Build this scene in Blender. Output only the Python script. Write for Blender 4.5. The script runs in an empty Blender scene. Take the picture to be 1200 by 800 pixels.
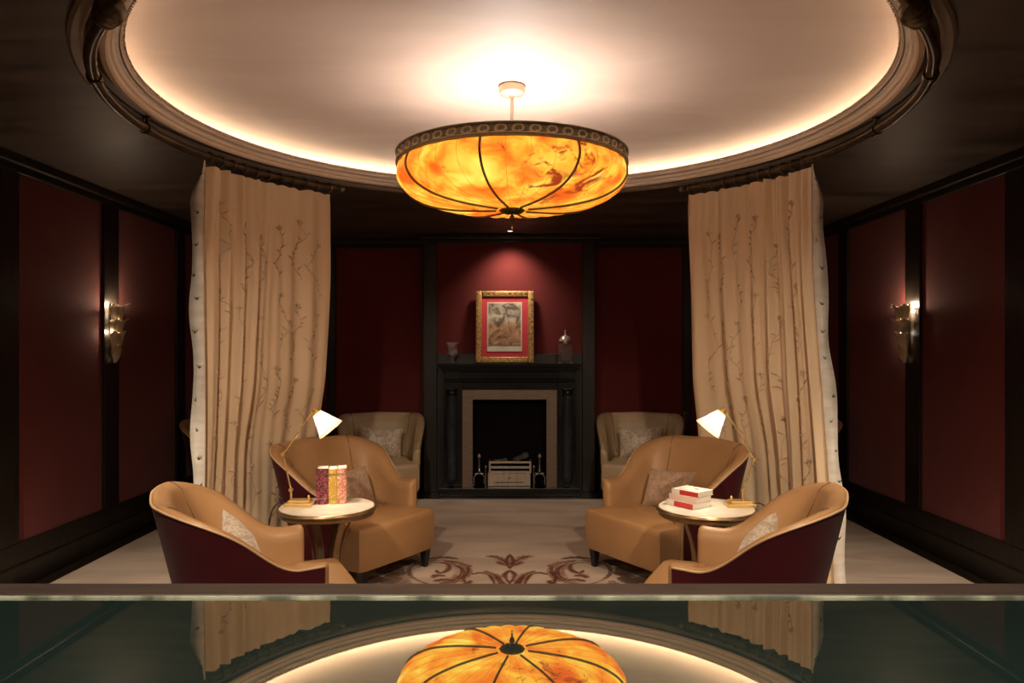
import bpy, bmesh, math, random
from mathutils import Vector, Matrix
random.seed(7)
PI = math.pi
sc = bpy.context.scene
C = sc.collection

# ------------------------------------------------------------------ camera, world, exposure
FPX = 866.0                      # focal length in pixels of the 1200 px frame
EYE = 1.50
cam_d = bpy.data.cameras.new('camera'); cam = bpy.data.objects.new('camera', cam_d); C.objects.link(cam)
cam.location = (0, 0, EYE); cam.rotation_euler = (PI/2, 0, 0)
cam_d.sensor_width = 36; cam_d.lens = FPX/1200*36
cam_d.shift_y = 10/1200
cam_d.clip_start = 0.05
sc.camera = cam
w = bpy.data.worlds.new('world'); sc.world = w; w.use_nodes = True
w.node_tree.nodes['Background'].inputs[0].default_value = (0.02, 0.015, 0.012, 1)
w.node_tree.nodes['Background'].inputs[1].default_value = 0.3
sc.view_settings.view_transform = 'Standard'; sc.view_settings.look = 'None'
sc.view_settings.gamma = 1.0; sc.view_settings.use_curve_mapping = False
sc.view_settings.exposure = 0.16

# light levels (each light object is made with the fixture it belongs to)
L_CHAND_BULB = 26.0
L_BOWL = 1.02
L_COVE = 17.0
L_DOWN = 260.0
L_LAMP = 2.6
L_SHADE = 0.84
L_SCONCE = 2.6
L_PICTURE = 48.0

# ------------------------------------------------------------------ helpers
def lin(r, g, b):
    f = lambda c: (c/255/12.92) if c/255 <= 0.04045 else ((c/255+0.055)/1.055)**2.4
    return (f(r), f(g), f(b), 1)

def mat(name, col, rough=0.5, metal=0.0, col2=None, scale=8.0, detail=4, bump=0.0, bscale=None,
        spec=0.5, sheen=0.0, coat=0.0, emit=None, estr=0.0, trans=0.0, stretch=(1, 1, 1), ramp=(0.35, 0.65), dist=0.0,
        rvar=0.0, tex='noise'):
    m = bpy.data.materials.new(name); m.use_nodes = True
    nt = m.node_tree; N = nt.nodes; L = nt.links
    p = N['Principled BSDF']
    p.inputs['Base Color'].default_value = col
    p.inputs['Roughness'].default_value = rough
    p.inputs['Metallic'].default_value = metal
    p.inputs['Specular IOR Level'].default_value = spec
    p.inputs['Sheen Weight'].default_value = sheen
    p.inputs['Coat Weight'].default_value = coat
    p.inputs['Coat Roughness'].default_value = 0.08
    p.inputs['Transmission Weight'].default_value = trans
    if emit:
        p.inputs['Emission Color'].default_value = emit; p.inputs['Emission Strength'].default_value = estr
    tc = N.new('ShaderNodeTexCoord'); mp = N.new('ShaderNodeMapping'); mp.inputs['Scale'].default_value = stretch
    L.new(tc.outputs['Object'], mp.inputs[0])
    if col2 is None:
        col2 = tuple(c*0.82 for c in col[:3]) + (1,)
    if tex == 'voronoi':
        n = N.new('ShaderNodeTexVoronoi'); n.feature = 'DISTANCE_TO_EDGE'; n.inputs['Scale'].default_value = scale
        fac = n.outputs['Distance']
    else:
        n = N.new('ShaderNodeTexNoise'); n.inputs['Scale'].default_value = scale; n.inputs['Detail'].default_value = detail
        n.inputs['Distortion'].default_value = dist
        fac = n.outputs['Fac']
    L.new(mp.outputs[0], n.inputs['Vector'])
    r = N.new('ShaderNodeValToRGB')
    r.color_ramp.elements[0].position = ramp[0]; r.color_ramp.elements[0].color = col2
    r.color_ramp.elements[1].position = ramp[1]; r.color_ramp.elements[1].color = col
    L.new(fac, r.inputs[0]); L.new(r.outputs[0], p.inputs['Base Color'])
    if rvar:
        mr = N.new('ShaderNodeMapRange'); mr.inputs['To Min'].default_value = rough-rvar; mr.inputs['To Max'].default_value = rough+rvar
        L.new(n.outputs['Fac'], mr.inputs['Value']); L.new(mr.outputs[0], p.inputs['Roughness'])
    if bump:
        n2 = N.new('ShaderNodeTexNoise'); n2.inputs['Scale'].default_value = bscale or scale*6; n2.inputs['Detail'].default_value = 3
        L.new(mp.outputs[0], n2.inputs['Vector'])
        b = N.new('ShaderNodeBump'); b.inputs['Strength'].default_value = bump; b.inputs['Distance'].default_value = 0.004
        L.new(n2.outputs['Fac'], b.inputs['Height']); L.new(b.outputs[0], p.inputs['Normal'])
    return m

M = {}
M['wood'] = mat('dark_stained_wood', (0.020, 0.015, 0.011, 1), 0.38, col2=(0.011, 0.008, 0.006, 1), scale=5, stretch=(6, 6, 0.7), bump=0.08, bscale=60)
M['wood_floor'] = mat('dark_floor_wood', (0.022, 0.015, 0.010, 1), 0.3, col2=(0.012, 0.008, 0.006, 1), scale=4, stretch=(8, 0.6, 1))
M['panel'] = mat('maroon_wall_fabric', (0.170, 0.027, 0.026, 1), 0.8, col2=(0.148, 0.022, 0.021, 1), scale=2, bump=0.15, bscale=420, sheen=0.15, spec=0.2)
M['soffit'] = mat('bronze_glazed_plaster', (0.10, 0.072, 0.052, 1), 0.5, col2=(0.034, 0.024, 0.018, 1), scale=1.9, detail=8, dist=1.0, rvar=0.12, stretch=(0.5, 2.2, 1))
M['disc'] = mat('pale_rose_plaster', (0.62, 0.475, 0.40, 1), 0.62, col2=(0.52, 0.385, 0.32, 1), scale=1.1, detail=6, dist=1.0, stretch=(0.6, 1.8, 1), ramp=(0.3, 0.7))
M['cove'] = mat('champagne_moulding_paint', (0.56, 0.41, 0.29, 1), 0.5, col2=(0.53, 0.385, 0.27, 1), scale=30, bump=0.03, bscale=110)
M['covewhite'] = mat('cove_white_paint', (0.78, 0.74, 0.68, 1), 0.7)
M['bronze'] = mat('aged_bronze', (0.20, 0.135, 0.075, 1), 0.32, 0.75, col2=(0.08, 0.052, 0.028, 1), scale=14)
M['polebronze'] = mat('dark_bronze_pole', (0.115, 0.082, 0.048, 1), 0.3, 0.7, col2=(0.045, 0.031, 0.019, 1), scale=14)
M['bronze_trim'] = mat('bronze_painted_trim', (0.24, 0.175, 0.12, 1), 0.42, 0.2, col2=(0.18, 0.13, 0.085, 1), scale=6)
M['bronze_light'] = mat('gilded_bronze', (0.55, 0.42, 0.24, 1), 0.35, 0.85, col2=(0.34, 0.25, 0.13, 1), scale=40)
M['rimbronze'] = mat('olive_bronze_rim', (0.26, 0.20, 0.125, 1), 0.4, 0.35, col2=(0.17, 0.13, 0.08, 1), scale=30)
M['rimscroll'] = mat('pale_gilt_scroll', (0.80, 0.68, 0.46, 1), 0.4, 0.3, col2=(0.62, 0.50, 0.32, 1), scale=40)
M['stem'] = mat('pale_brass_stem', (0.62, 0.48, 0.36, 1), 0.35, 0.6)
M['brass'] = mat('polished_brass', (0.82, 0.58, 0.24, 1), 0.25, 0.65, col2=(0.72, 0.49, 0.18, 1), scale=10)
M['tan'] = mat('tan_leather', (0.385, 0.216, 0.100, 1), 0.42, col2=(0.345, 0.186, 0.081, 1), scale=4, bump=0.12, bscale=260, spec=0.45)
M['taupe'] = mat('rear_chair_leather', (0.47, 0.335, 0.205, 1), 0.4, col2=(0.41, 0.29, 0.17, 1), scale=4, bump=0.12, bscale=260, spec=0.5)  # less warm leather tone, used on the two rear chairs
M['burgundy'] = mat('burgundy_velvet', (0.055, 0.004, 0.008, 1), 0.7, col2=(0.042, 0.003, 0.006, 1), scale=6, sheen=0.03, spec=0.15)
M['seam'] = mat('dark_seam_and_pleat_shade', (0.11, 0.055, 0.022, 1), 0.7)  # chair seams, also the drawn pleat shading on the lamp shades
M['piping'] = mat('pale_tan_piping', (0.60, 0.40, 0.23, 1), 0.4)
M['blackleg'] = mat('black_lacquered_wood', (0.010, 0.008, 0.007, 1), 0.35)
M['brocade'] = mat('silver_brocade', (0.62, 0.53, 0.42, 1), 0.45, col2=(0.40, 0.31, 0.23, 1), scale=26, detail=5, dist=1.6, bump=0.3, bscale=60, sheen=0.3, ramp=(0.44, 0.56))
M['brocade_rose'] = mat('rose_beige_brocade', (0.50, 0.34, 0.23, 1), 0.5, col2=(0.36, 0.23, 0.15, 1), scale=24, detail=5, dist=1.6, bump=0.3, bscale=60, sheen=0.3, ramp=(0.44, 0.56))
M['marble'] = mat('white_marble', (0.80, 0.74, 0.66, 1), 0.18, col2=(0.66, 0.60, 0.53, 1), scale=5, detail=8, dist=1.5)
M['tablebronze'] = mat('brushed_bronze_table', (0.32, 0.21, 0.11, 1), 0.35, 0.8, col2=(0.22, 0.14, 0.07, 1), scale=12)
M['carpet'] = mat('beige_wool_carpet', (0.49, 0.395, 0.33, 1), 0.95, col2=(0.38, 0.30, 0.245, 1), scale=1.7, detail=7, dist=0.6, bump=0.5, bscale=420, spec=0.1, stretch=(0.7, 2.2, 1), ramp=(0.36, 0.62))
M['motif'] = mat('carpet_brown_scroll', (0.235, 0.135, 0.103, 1), 0.95, col2=(0.37, 0.27, 0.22, 1), scale=9, detail=6, spec=0.1, bump=0.5, bscale=420, ramp=(0.36, 0.52))
M['motif_dark'] = mat('carpet_dark_field', (0.13, 0.08, 0.062, 1), 0.95, col2=(0.27, 0.195, 0.155, 1), scale=5, detail=6, spec=0.1, bump=0.5, bscale=420, ramp=(0.40, 0.56))
M['motif_line'] = mat('carpet_umber_line', (0.085, 0.036, 0.026, 1), 0.95, col2=(0.15, 0.075, 0.055, 1), scale=9, detail=6, spec=0.1)
M['blackmarble'] = mat('black_marble', (0.013, 0.014, 0.016, 1), 0.22, col2=(0.004, 0.004, 0.005, 1), scale=4, detail=8, dist=2.0, ramp=(0.42, 0.72))
M['sheenmarble'] = mat('black_marble_blue_sheen', (0.034, 0.042, 0.054, 1), 0.14, col2=(0.022, 0.028, 0.037, 1), scale=5, detail=8, dist=2.0, ramp=(0.40, 0.66))  # black marble with the columns' bluish reflections put into the colour
M['steel'] = mat('brushed_taupe_steel', (0.24, 0.18, 0.142, 1), 0.42, 0.6, col2=(0.18, 0.132, 0.104, 1), scale=12, stretch=(1, 1, 12))
M['grate'] = mat('grate_steel', (0.62, 0.54, 0.46, 1), 0.36, 0.7, col2=(0.50, 0.43, 0.36, 1), scale=8, stretch=(8, 1, 1))
M['iron'] = mat('polished_iron', (0.38, 0.35, 0.33, 1), 0.25, 0.9)
M['soot'] = mat('sooty_black', (0.006, 0.004, 0.004, 1), 0.9, spec=0.1)
M['log'] = mat('grey_charred_log', (0.16, 0.14, 0.12, 1), 0.9, col2=(0.04, 0.03, 0.03, 1), scale=14, detail=6)
M['giltframe'] = mat('carved_gilt', (0.62, 0.40, 0.15, 1), 0.42, 0.55, col2=(0.27, 0.16, 0.05, 1), scale=60, detail=3, bump=0.8, bscale=90, ramp=(0.40, 0.58))
M['mat_red'] = mat('crimson_mat_board', (0.62, 0.055, 0.075, 1), 0.85, col2=(0.52, 0.04, 0.055, 1), scale=3)
M['ivory'] = mat('ivory_paper', (0.75, 0.69, 0.58, 1), 0.8)
M['silver'] = mat('silver', (0.80, 0.70, 0.62, 1), 0.3, 0.6, col2=(0.50, 0.42, 0.36, 1), scale=60)
M['glass'] = mat('clear_crystal', (1, 0.95, 0.92, 1), 0.06, trans=0.93, col2=(0.95, 0.92, 0.9, 1))
M['cordblack'] = mat('black_cord', (0.008, 0.007, 0.006, 1), 0.5)
M['pages'] = mat('book_pages', (0.78, 0.74, 0.66, 1), 0.9, scale=200)
M['railwood'] = mat('umber_stained_wood', (0.062, 0.045, 0.038, 1), 0.5, col2=(0.042, 0.030, 0.026, 1), scale=7, stretch=(1, 14, 14), detail=6)
M['strip'] = mat('pale_glass_edge', (0.62, 0.66, 0.58, 1), 0.25, col2=(0.18, 0.20, 0.17, 1), scale=4, stretch=(3, 1, 1), ramp=(0.42, 0.58), coat=0.5)  # pale, unevenly toned line along the far edge of the glass
M['lining'] = mat('silver_white_lining', (0.66, 0.62, 0.56, 1), 0.6, col2=(0.52, 0.48, 0.42, 1), scale=7, stretch=(1, 1, 2.5), sheen=0.2)
M['lining_sprig'] = mat('black_sprig_thread', (0.02, 0.014, 0.012, 1), 0.8)
M['embroid'] = mat('brown_embroidery_thread', (0.42, 0.30, 0.185, 1), 0.6, col2=(0.56, 0.41, 0.27, 1), scale=30)
M['leafbronze'] = mat('antique_gold_leaf', (0.66, 0.56, 0.40, 1), 0.5, 0.1, col2=(0.46, 0.38, 0.26, 1), scale=14, detail=5)
M['bulb'] = mat('warm_bulb', (1, 0.8, 0.55, 1), 0.5, emit=(1, 0.90, 0.76, 1), estr=6)
M['ledstrip'] = mat('warm_led_strip', (1, 0.9, 0.75, 1), 0.5, emit=(1.0, 0.82, 0.60, 1), estr=L_COVE)
M['downlens'] = mat('downlight_lens', (1, 0.9, 0.75, 1), 0.5, emit=(1.0, 0.80, 0.58, 1), estr=6)
M['book_purple'] = mat('aubergine_cloth_gilt', (0.055, 0.016, 0.022, 1), 0.6, col2=(0.34, 0.06, 0.10, 1), scale=34, dist=2.5, ramp=(0.44, 0.52))
M['book_gold'] = mat('gold_cloth', (0.56, 0.34, 0.05, 1), 0.55, col2=(0.80, 0.62, 0.25, 1), scale=30, dist=2.5, ramp=(0.36, 0.46))
M['book_pink'] = mat('coral_cloth', (0.58, 0.20, 0.13, 1), 0.6, col2=(0.82, 0.55, 0.42, 1), scale=30, dist=2.5, ramp=(0.40, 0.50))
M['book_white'] = mat('white_paper_cover', (0.74, 0.70, 0.63, 1), 0.5, col2=(0.66, 0.61, 0.54, 1), scale=6)
M['book_blush'] = mat('blush_paper_cover', (0.72, 0.53, 0.46, 1), 0.5)
M['book_red'] = mat('red_paper_cover', (0.55, 0.03, 0.035, 1), 0.45)
M['book_teal'] = mat('teal_print', (0.20, 0.38, 0.36, 1), 0.5)
M['book_ink'] = mat('ink_print', (0.04, 0.035, 0.04, 1), 0.5)

# curtain: thin cloth, part of the light goes through it
def curtain_mat():
    m = mat('champagne_silk', (0.86, 0.665, 0.455, 1), 0.55, col2=(0.80, 0.605, 0.40, 1), scale=2.5, stretch=(1, 1, 0.5), bump=0.1, bscale=300, sheen=0.25)
    nt = m.node_tree; N = nt.nodes; L = nt.links
    out = N['Material Output']; p = N['Principled BSDF']
    t = N.new('ShaderNodeBsdfTranslucent'); t.inputs[0].default_value = (0.62, 0.43, 0.27, 1)
    mx = N.new('ShaderNodeMixShader'); mx.inputs[0].default_value = 0.22
    L.new(p.outputs[0], mx.inputs[1]); L.new(t.outputs[0], mx.inputs[2]); L.new(mx.outputs[0], out.inputs[0])
    return m
M['curtain'] = curtain_mat()

# dark teal glass backed by a mirror coat
def mirror_mat():
    m = bpy.data.materials.new('teal_mirror_glass'); m.use_nodes = True
    nt = m.node_tree; N = nt.nodes; L = nt.links
    p = N['Principled BSDF']; out = N['Material Output']
    p.inputs['Roughness'].default_value = 0.5
    tc = N.new('ShaderNodeTexCoord'); n = N.new('ShaderNodeTexNoise'); n.inputs['Scale'].default_value = 3; n.inputs['Detail'].default_value = 5
    L.new(tc.outputs['Object'], n.inputs['Vector'])
    r = N.new('ShaderNodeValToRGB'); r.color_ramp.elements[0].color = (0.035, 0.085, 0.085, 1); r.color_ramp.elements[1].color = (0.060, 0.15, 0.145, 1)
    L.new(n.outputs['Fac'], r.inputs[0]); L.new(r.outputs[0], p.inputs['Base Color'])
    g = N.new('ShaderNodeBsdfGlossy'); g.inputs['Color'].default_value = (0.80, 0.84, 0.74, 1); g.inputs['Roughness'].default_value = 0.012
    mx = N.new('ShaderNodeMixShader'); mx.inputs[0].default_value = 0.86
    L.new(p.outputs[0], mx.inputs[1]); L.new(g.outputs[0], mx.inputs[2]); L.new(mx.outputs[0], out.inputs[0])
    return m
M['mirror'] = mirror_mat()

# glowing amber alabaster of the chandelier bowl
def bowl_mat():
    m = bpy.data.materials.new('glowing_amber_alabaster'); m.use_nodes = True
    nt = m.node_tree; N = nt.nodes; L = nt.links
    p = N['Principled BSDF']; p.inputs['Roughness'].default_value = 0.3
    tc = N.new('ShaderNodeTexCoord')
    mp = N.new('ShaderNodeMapping'); mp.inputs['Scale'].default_value = (1, 1, 1.6); L.new(tc.outputs['Object'], mp.inputs[0])
    n = N.new('ShaderNodeTexNoise'); n.inputs['Scale'].default_value = 5.5; n.inputs['Detail'].default_value = 7; n.inputs['Distortion'].default_value = 0.5
    L.new(mp.outputs[0], n.inputs['Vector'])
    r = N.new('ShaderNodeValToRGB'); e = r.color_ramp.elements
    e[0].position = 0.32; e[0].color = lin(232, 98, 22)
    e[1].position = 0.70; e[1].color = lin(255, 226, 96)
    k = e.new(0.45); k.color = lin(250, 148, 40)
    k = e.new(0.56); k.color = lin(255, 186, 60)
    L.new(n.outputs['Fac'], r.inputs[0])
    # rust-coloured inclusions
    n2 = N.new('ShaderNodeTexNoise'); n2.inputs['Scale'].default_value = 6.5; n2.inputs['Detail'].default_value = 9; n2.inputs['Roughness'].default_value = 0.68; n2.inputs['Distortion'].default_value = 1.4
    mp2 = N.new('ShaderNodeMapping'); mp2.inputs['Location'].default_value = (3.17, 1.3, 0.4); L.new(tc.outputs['Object'], mp2.inputs[0])
    L.new(mp2.outputs[0], n2.inputs['Vector'])
    r2 = N.new('ShaderNodeValToRGB'); r2.color_ramp.elements[0].position = 0.60; r2.color_ramp.elements[1].position = 0.70
    r2.color_ramp.elements[0].color = (0, 0, 0, 1); r2.color_ramp.elements[1].color = (1, 1, 1, 1)
    vd = N.new('ShaderNodeVectorMath'); vd.operation = 'DISTANCE'; vd.inputs[1].default_value = (0.27, -0.42, 2.28); L.new(tc.outputs['Object'], vd.inputs[0])
    mr = N.new('ShaderNodeMapRange'); mr.inputs['From Min'].default_value = 0.05; mr.inputs['From Max'].default_value = 0.32
    mr.inputs['To Min'].default_value = 0.19; mr.inputs['To Max'].default_value = 0.0; L.new(vd.outputs['Value'], mr.inputs['Value'])
    ad = N.new('ShaderNodeMath'); ad.operation = 'ADD'; L.new(n2.outputs['Fac'], ad.inputs[0]); L.new(mr.outputs[0], ad.inputs[1])
    L.new(ad.outputs[0], r2.inputs[0])
    mx = N.new('ShaderNodeMix'); mx.data_type = 'RGBA'
    mx.inputs['B'].default_value = lin(150, 52, 18)
    L.new(r2.outputs[0], mx.inputs['Factor']); L.new(r.outputs[0], mx.inputs['A'])
    L.new(mx.outputs['Result'], p.inputs['Base Color'])
    L.new(mx.outputs['Result'], p.inputs['Emission Color']); p.inputs['Emission Strength'].default_value = L_BOWL
    return m
M['bowl'] = bowl_mat()
M['shade'] = mat('pleated_white_shade', (0.85, 0.80, 0.72, 1), 0.8, emit=(1.0, 0.94, 0.85, 1), estr=L_SHADE)
M['shade_trim'] = mat('amber_shade_trim', (0.8, 0.5, 0.2, 1), 0.7, emit=(1.0, 0.55, 0.16, 1), estr=0.9)

# the print: loose blotches of grey, cream and sienna, no particular picture
def print_mat():
    m = bpy.data.materials.new('sepia_print'); m.use_nodes = True
    nt = m.node_tree; N = nt.nodes; L = nt.links; p = N['Principled BSDF']; p.inputs['Roughness'].default_value = 0.6
    tc = N.new('ShaderNodeTexCoord'); sep = N.new('ShaderNodeSeparateXYZ'); L.new(tc.outputs['Generated'], sep.inputs[0])
    n = N.new('ShaderNodeTexNoise'); n.inputs['Scale'].default_value = 9; n.inputs['Detail'].default_value = 7; n.inputs['Distortion'].default_value = 1.5
    L.new(tc.outputs['Object'], n.inputs['Vector'])
    top = N.new('ShaderNodeValToRGB'); te = top.color_ramp.elements
    te[0].position = 0.40; te[0].color = (0.13, 0.105, 0.08, 1); te[1].position = 0.62; te[1].color = (0.62, 0.55, 0.43, 1)
    low = N.new('ShaderNodeValToRGB'); le = low.color_ramp.elements
    le[0].position = 0.38; le[0].color = (0.14, 0.065, 0.03, 1); le[1].position = 0.62; le[1].color = (0.56, 0.33, 0.18, 1)
    L.new(n.outputs['Fac'], top.inputs[0]); L.new(n.outputs['Fac'], low.inputs[0])
    mx = N.new('ShaderNodeMix'); mx.data_type = 'RGBA'
    mr = N.new('ShaderNodeMapRange'); mr.inputs['From Min'].default_value = 0.50; mr.inputs['From Max'].default_value = 0.58
    L.new(sep.outputs['Z'], mr.inputs['Value']); L.new(mr.outputs[0], mx.inputs['Factor'])
    L.new(low.outputs[0], mx.inputs['A']); L.new(top.outputs[0], mx.inputs['B'])
    L.new(mx.outputs['Result'], p.inputs['Base Color'])
    return m
M['print'] = print_mat()

def link(o, parent=None):
    C.objects.link(o)
    if parent is not None: o.parent = parent
    return o

def tag(o, label=None, cat=None, group=None, kind=None):
    if label: o['label'] = label
    if cat: o['category'] = cat
    if group: o['group'] = group
    if kind: o['kind'] = kind
    return o

def thing(name, label, cat, loc=(0, 0, 0), rz=0, group=None):
    o = bpy.data.objects.new(name, None); o.empty_display_size = 0.05; link(o)
    o.location = loc; o.rotation_euler = (0, 0, rz)
    return tag(o, label, cat, group)

class MB:
    def __init__(s): s.v = []; s.f = []
    def add(s, vs, fs):
        n = len(s.v); s.v += [tuple(v) for v in vs]; s.f += [tuple(i+n for i in f) for f in fs]; return s
    def box(s, x0, x1, y0, y1, z0, z1):
        return s.add([(x0,y0,z0),(x1,y0,z0),(x1,y1,z0),(x0,y1,z0),(x0,y0,z1),(x1,y0,z1),(x1,y1,z1),(x0,y1,z1)],
                     [(0,3,2,1),(4,5,6,7),(0,1,5,4),(1,2,6,5),(2,3,7,6),(3,0,4,7)])
    def frustum(s, cx, cy, z0, z1, a0, b0, a1, b1):
        return s.add([(cx-a0,cy-b0,z0),(cx+a0,cy-b0,z0),(cx+a0,cy+b0,z0),(cx-a0,cy+b0,z0),
                      (cx-a1,cy-b1,z1),(cx+a1,cy-b1,z1),(cx+a1,cy+b1,z1),(cx-a1,cy+b1,z1)],
                     [(0,3,2,1),(4,5,6,7),(0,1,5,4),(1,2,6,5),(2,3,7,6),(3,0,4,7)])
    def grid(s, fn, nu, nv, wrap=False):
        n = len(s.v); cols = nu if wrap else nu+1
        for i in range(cols):
            for j in range(nv+1): s.v.append(tuple(fn(i/nu, j/nv)))
        for i in range(nu):
            a = i; b = (i+1) % cols
            for j in range(nv):
                s.f.append((n+a*(nv+1)+j, n+b*(nv+1)+j, n+b*(nv+1)+j+1, n+a*(nv+1)+j+1))
        return s
    def lathe(s, prof, seg=24, c=(0, 0, 0)):
        n = len(s.v); k = len(prof)
        for i in range(seg):
            a = 2*PI*i/seg
            for r, z in prof: s.v.append((c[0]+r*math.cos(a), c[1]+r*math.sin(a), c[2]+z))
        for i in range(seg):
            b = (i+1) % seg
            for j in range(k-1): s.f.append((n+i*k+j, n+b*k+j, n+b*k+j+1, n+i*k+j+1))
        return s
    def tube(s, pts, rad, seg=8, cap=True, flat=None):
        pts = [Vector(p) for p in pts]; n0 = len(s.v); k = len(pts)
        up = None
        for i, p in enumerate(pts):
            t = (pts[min(i+1, k-1)]-pts[max(i-1, 0)])
            if t.length < 1e-9: t = Vector((0, 0, 1))
            t.normalize()
            if up is None:
                up = Vector((0, 0, 1)) if abs(t.z) < 0.9 else Vector((1, 0, 0))
            a = t.cross(up).normalized(); b = a.cross(t).normalized(); up = b
            r = rad(i/(k-1)) if callable(rad) else rad
            ra, rb = (r, r) if flat is None else (r*flat[0], r*flat[1])
            for j in range(seg):
                an = 2*PI*j/seg; s.v.append(tuple(p+a*(ra*math.cos(an))+b*(rb*math.sin(an))))
        for i in range(k-1):
            for j in range(seg):
                j2 = (j+1) % seg
                s.f.append((n0+i*seg+j, n0+i*seg+j2, n0+(i+1)*seg+j2, n0+(i+1)*seg+j))
        if cap:
            s.f.append(tuple(n0+j for j in reversed(range(seg)))); s.f.append(tuple(n0+(k-1)*seg+j for j in range(seg)))
        return s
    def poly(s, pts, z0, z1):      # prism from an xy outline (counter-clockwise)
        n = len(pts)
        vs = [(x, y, z0) for x, y in pts]+[(x, y, z1) for x, y in pts]
        fs = [tuple(reversed(range(n))), tuple(range(n, 2*n))]+[(i, (i+1) % n, n+(i+1) % n, n+i) for i in range(n)]
        return s.add(vs, fs)
    def mesh(s, name, m, smooth=None, bevel=0.0, bseg=2, fix=True):
        me = bpy.data.meshes.new(name); me.from_pydata(s.v, [], s.f)
        if bevel or fix:
            bm = bmesh.new(); bm.from_mesh(me)
            if bevel:
                es = [e for e in bm.edges if len(e.link_faces) == 2 and e.calc_face_angle(0) > 0.5]
                bmesh.ops.bevel(bm, geom=es, offset=bevel, segments=bseg, affect='EDGES', profile=0.5, clamp_overlap=True)
            if fix: bmesh.ops.recalc_face_normals(bm, faces=bm.faces)
            bm.to_mesh(me); bm.free()
        if m: me.materials.append(M[m] if isinstance(m, str) else m)
        if smooth:
            for p in me.polygons: p.use_smooth = True
            if smooth is not True: me.set_sharp_from_angle(angle=math.radians(smooth))
        me.update()
        return me
    def build(s, name, m, parent=None, loc=None, rot=None, **k):
        o = bpy.data.objects.new(name, s.mesh(name, m, **k)); link(o, parent)
        if loc: o.location = loc
        if rot: o.rotation_euler = rot
        return o

def inst(name, me, parent=None, loc=(0, 0, 0), rot=(0, 0, 0), scale=None):
    o = bpy.data.objects.new(name, me); link(o, parent); o.location = loc; o.rotation_euler = rot
    if scale: o.scale = scale
    return o

def light(name, kind, energy, col, parent, loc, radius=0.03, rot=None, spot=None, blend=0.5):
    d = bpy.data.lights.new(name, kind); d.energy = energy; d.color = col
    d.shadow_soft_size = radius
    if spot: d.spot_size = math.radians(spot); d.spot_blend = blend
    o = bpy.data.objects.new(name, d); link(o, parent); o.location = loc
    if rot: o.rotation_euler = rot
    return o

def struct(o): o['kind'] = 'structure'; return o

def spline(pts, n=8):
    P = [Vector(p) for p in pts]; out = []
    for i in range(len(P)-1):
        a = P[max(i-1, 0)]; b = P[i]; c = P[i+1]; d = P[min(i+2, len(P)-1)]
        for k in range(n):
            t = k/n
            out.append(0.5*((2*b)+(c-a)*t+(2*a-5*b+4*c-d)*t*t+(3*b-a-3*c+d)*t**3))
    out.append(P[-1]); return out

def sstep(a, b, x):
    t = min(1, max(0, (x-a)/(b-a))); return t*t*(3-2*t)

# ------------------------------------------------------------------ room shell
WX = 3.14; WY0 = -1.6; WY1 = 8.12; ZS = 2.72          # side walls, rear wall behind camera, fireplace wall, dark ceiling
CX, CY = 0.0, 3.85                                      # centre of the round ceiling
ZP0, ZP1 = 0.285, 2.615                                 # bottom and top of the fabric panels
fl = struct(MB().box(-WX-0.1, WX+0.1, WY0, WY1+0.1, -0.1, 0).build('floor', 'wood_floor'))
carpet = tag(MB().box(-2.95, 2.95, WY0+0.3, 7.38, 0, 0.012).build('carpet', 'carpet'),
             'wall-to-wall beige carpet with brown scrollwork, edged by dark wood floor', 'carpet')

def panelled_wall(name, axis, at, sign, spans, lo, hi):
    """spans: fabric panels (a,b) along the wall; wood between them. axis 'x' = wall plane x=at, 'y' = wall plane y=at; sign = into the room"""
    def b(m, a0, a1, d0, d1, z0, z1):
        d = sorted((at+sign*d0, at+sign*d1))
        return m.box(d[0], d[1], a0, a1, z0, z1) if axis == 'x' else m.box(a0, a1, d[0], d[1], z0, z1)
    wo = struct(b(MB(), lo, hi, -0.1, -0.0, 0, ZS+0.25).build(name, 'wood'))
    edges = [lo]+[e for s_ in spans for e in s_]+[hi]
    for i in range(0, len(edges), 2):
        if edges[i+1]-edges[i] > 0.01:
            b(MB(), edges[i], edges[i+1], 0, 0.035, ZP0, ZP1).build('stile', 'wood', wo, bevel=0.004, bseg=1)
    for a0, a1 in spans:
        b(MB(), a0, a1, 0, 0.014, ZP0, ZP1).build('fabric_panel', 'panel', wo)
    b(MB(), lo, hi, 0, 0.035, ZP1, ZS-0.06).build('top_rail', 'wood', wo, bevel=0.004, bseg=1)
    b(MB(), lo, hi, 0, 0.075, ZS-0.06, ZS).build('cornice', 'wood', wo, bevel=0.012, bseg=2)
    b(MB(), lo, hi, 0, 0.035, 0.15, ZP0).build('bottom_rail', 'wood', wo, bevel=0.004, bseg=1)
    bb = struct(b(MB(), lo, hi, 0, 0.05, 0, 0.15).build('baseboard_'+name.split('_', 1)[1], 'wood', bevel=0.008, bseg=2))
    return wo
side = [(-1.3, -0.3), (-0.1, 0.9), (1.10, 2.10), (2.29, 3.26), (3.46, 4.44), (4.66, 5.63), (5.84, 6.85), (7.03, 7.93)]
panelled_wall('wall_left', 'x', -WX, 1, side, WY0, WY1)
panelled_wall('wall_right', 'x', WX, -1, side, WY0, WY1)
panelled_wall('wall_back', 'y', WY1, -1, [(-2.95, -2.02), (-1.93, -0.98), (0.91, 1.87), (1.96, 2.95)], -WX, WX)
panelled_wall('wall_front', 'y', WY0, 1, [(-2.9, -1.6), (-1.4, -0.1), (0.1, 1.4), (1.6, 2.9)], -WX, WX)

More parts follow.
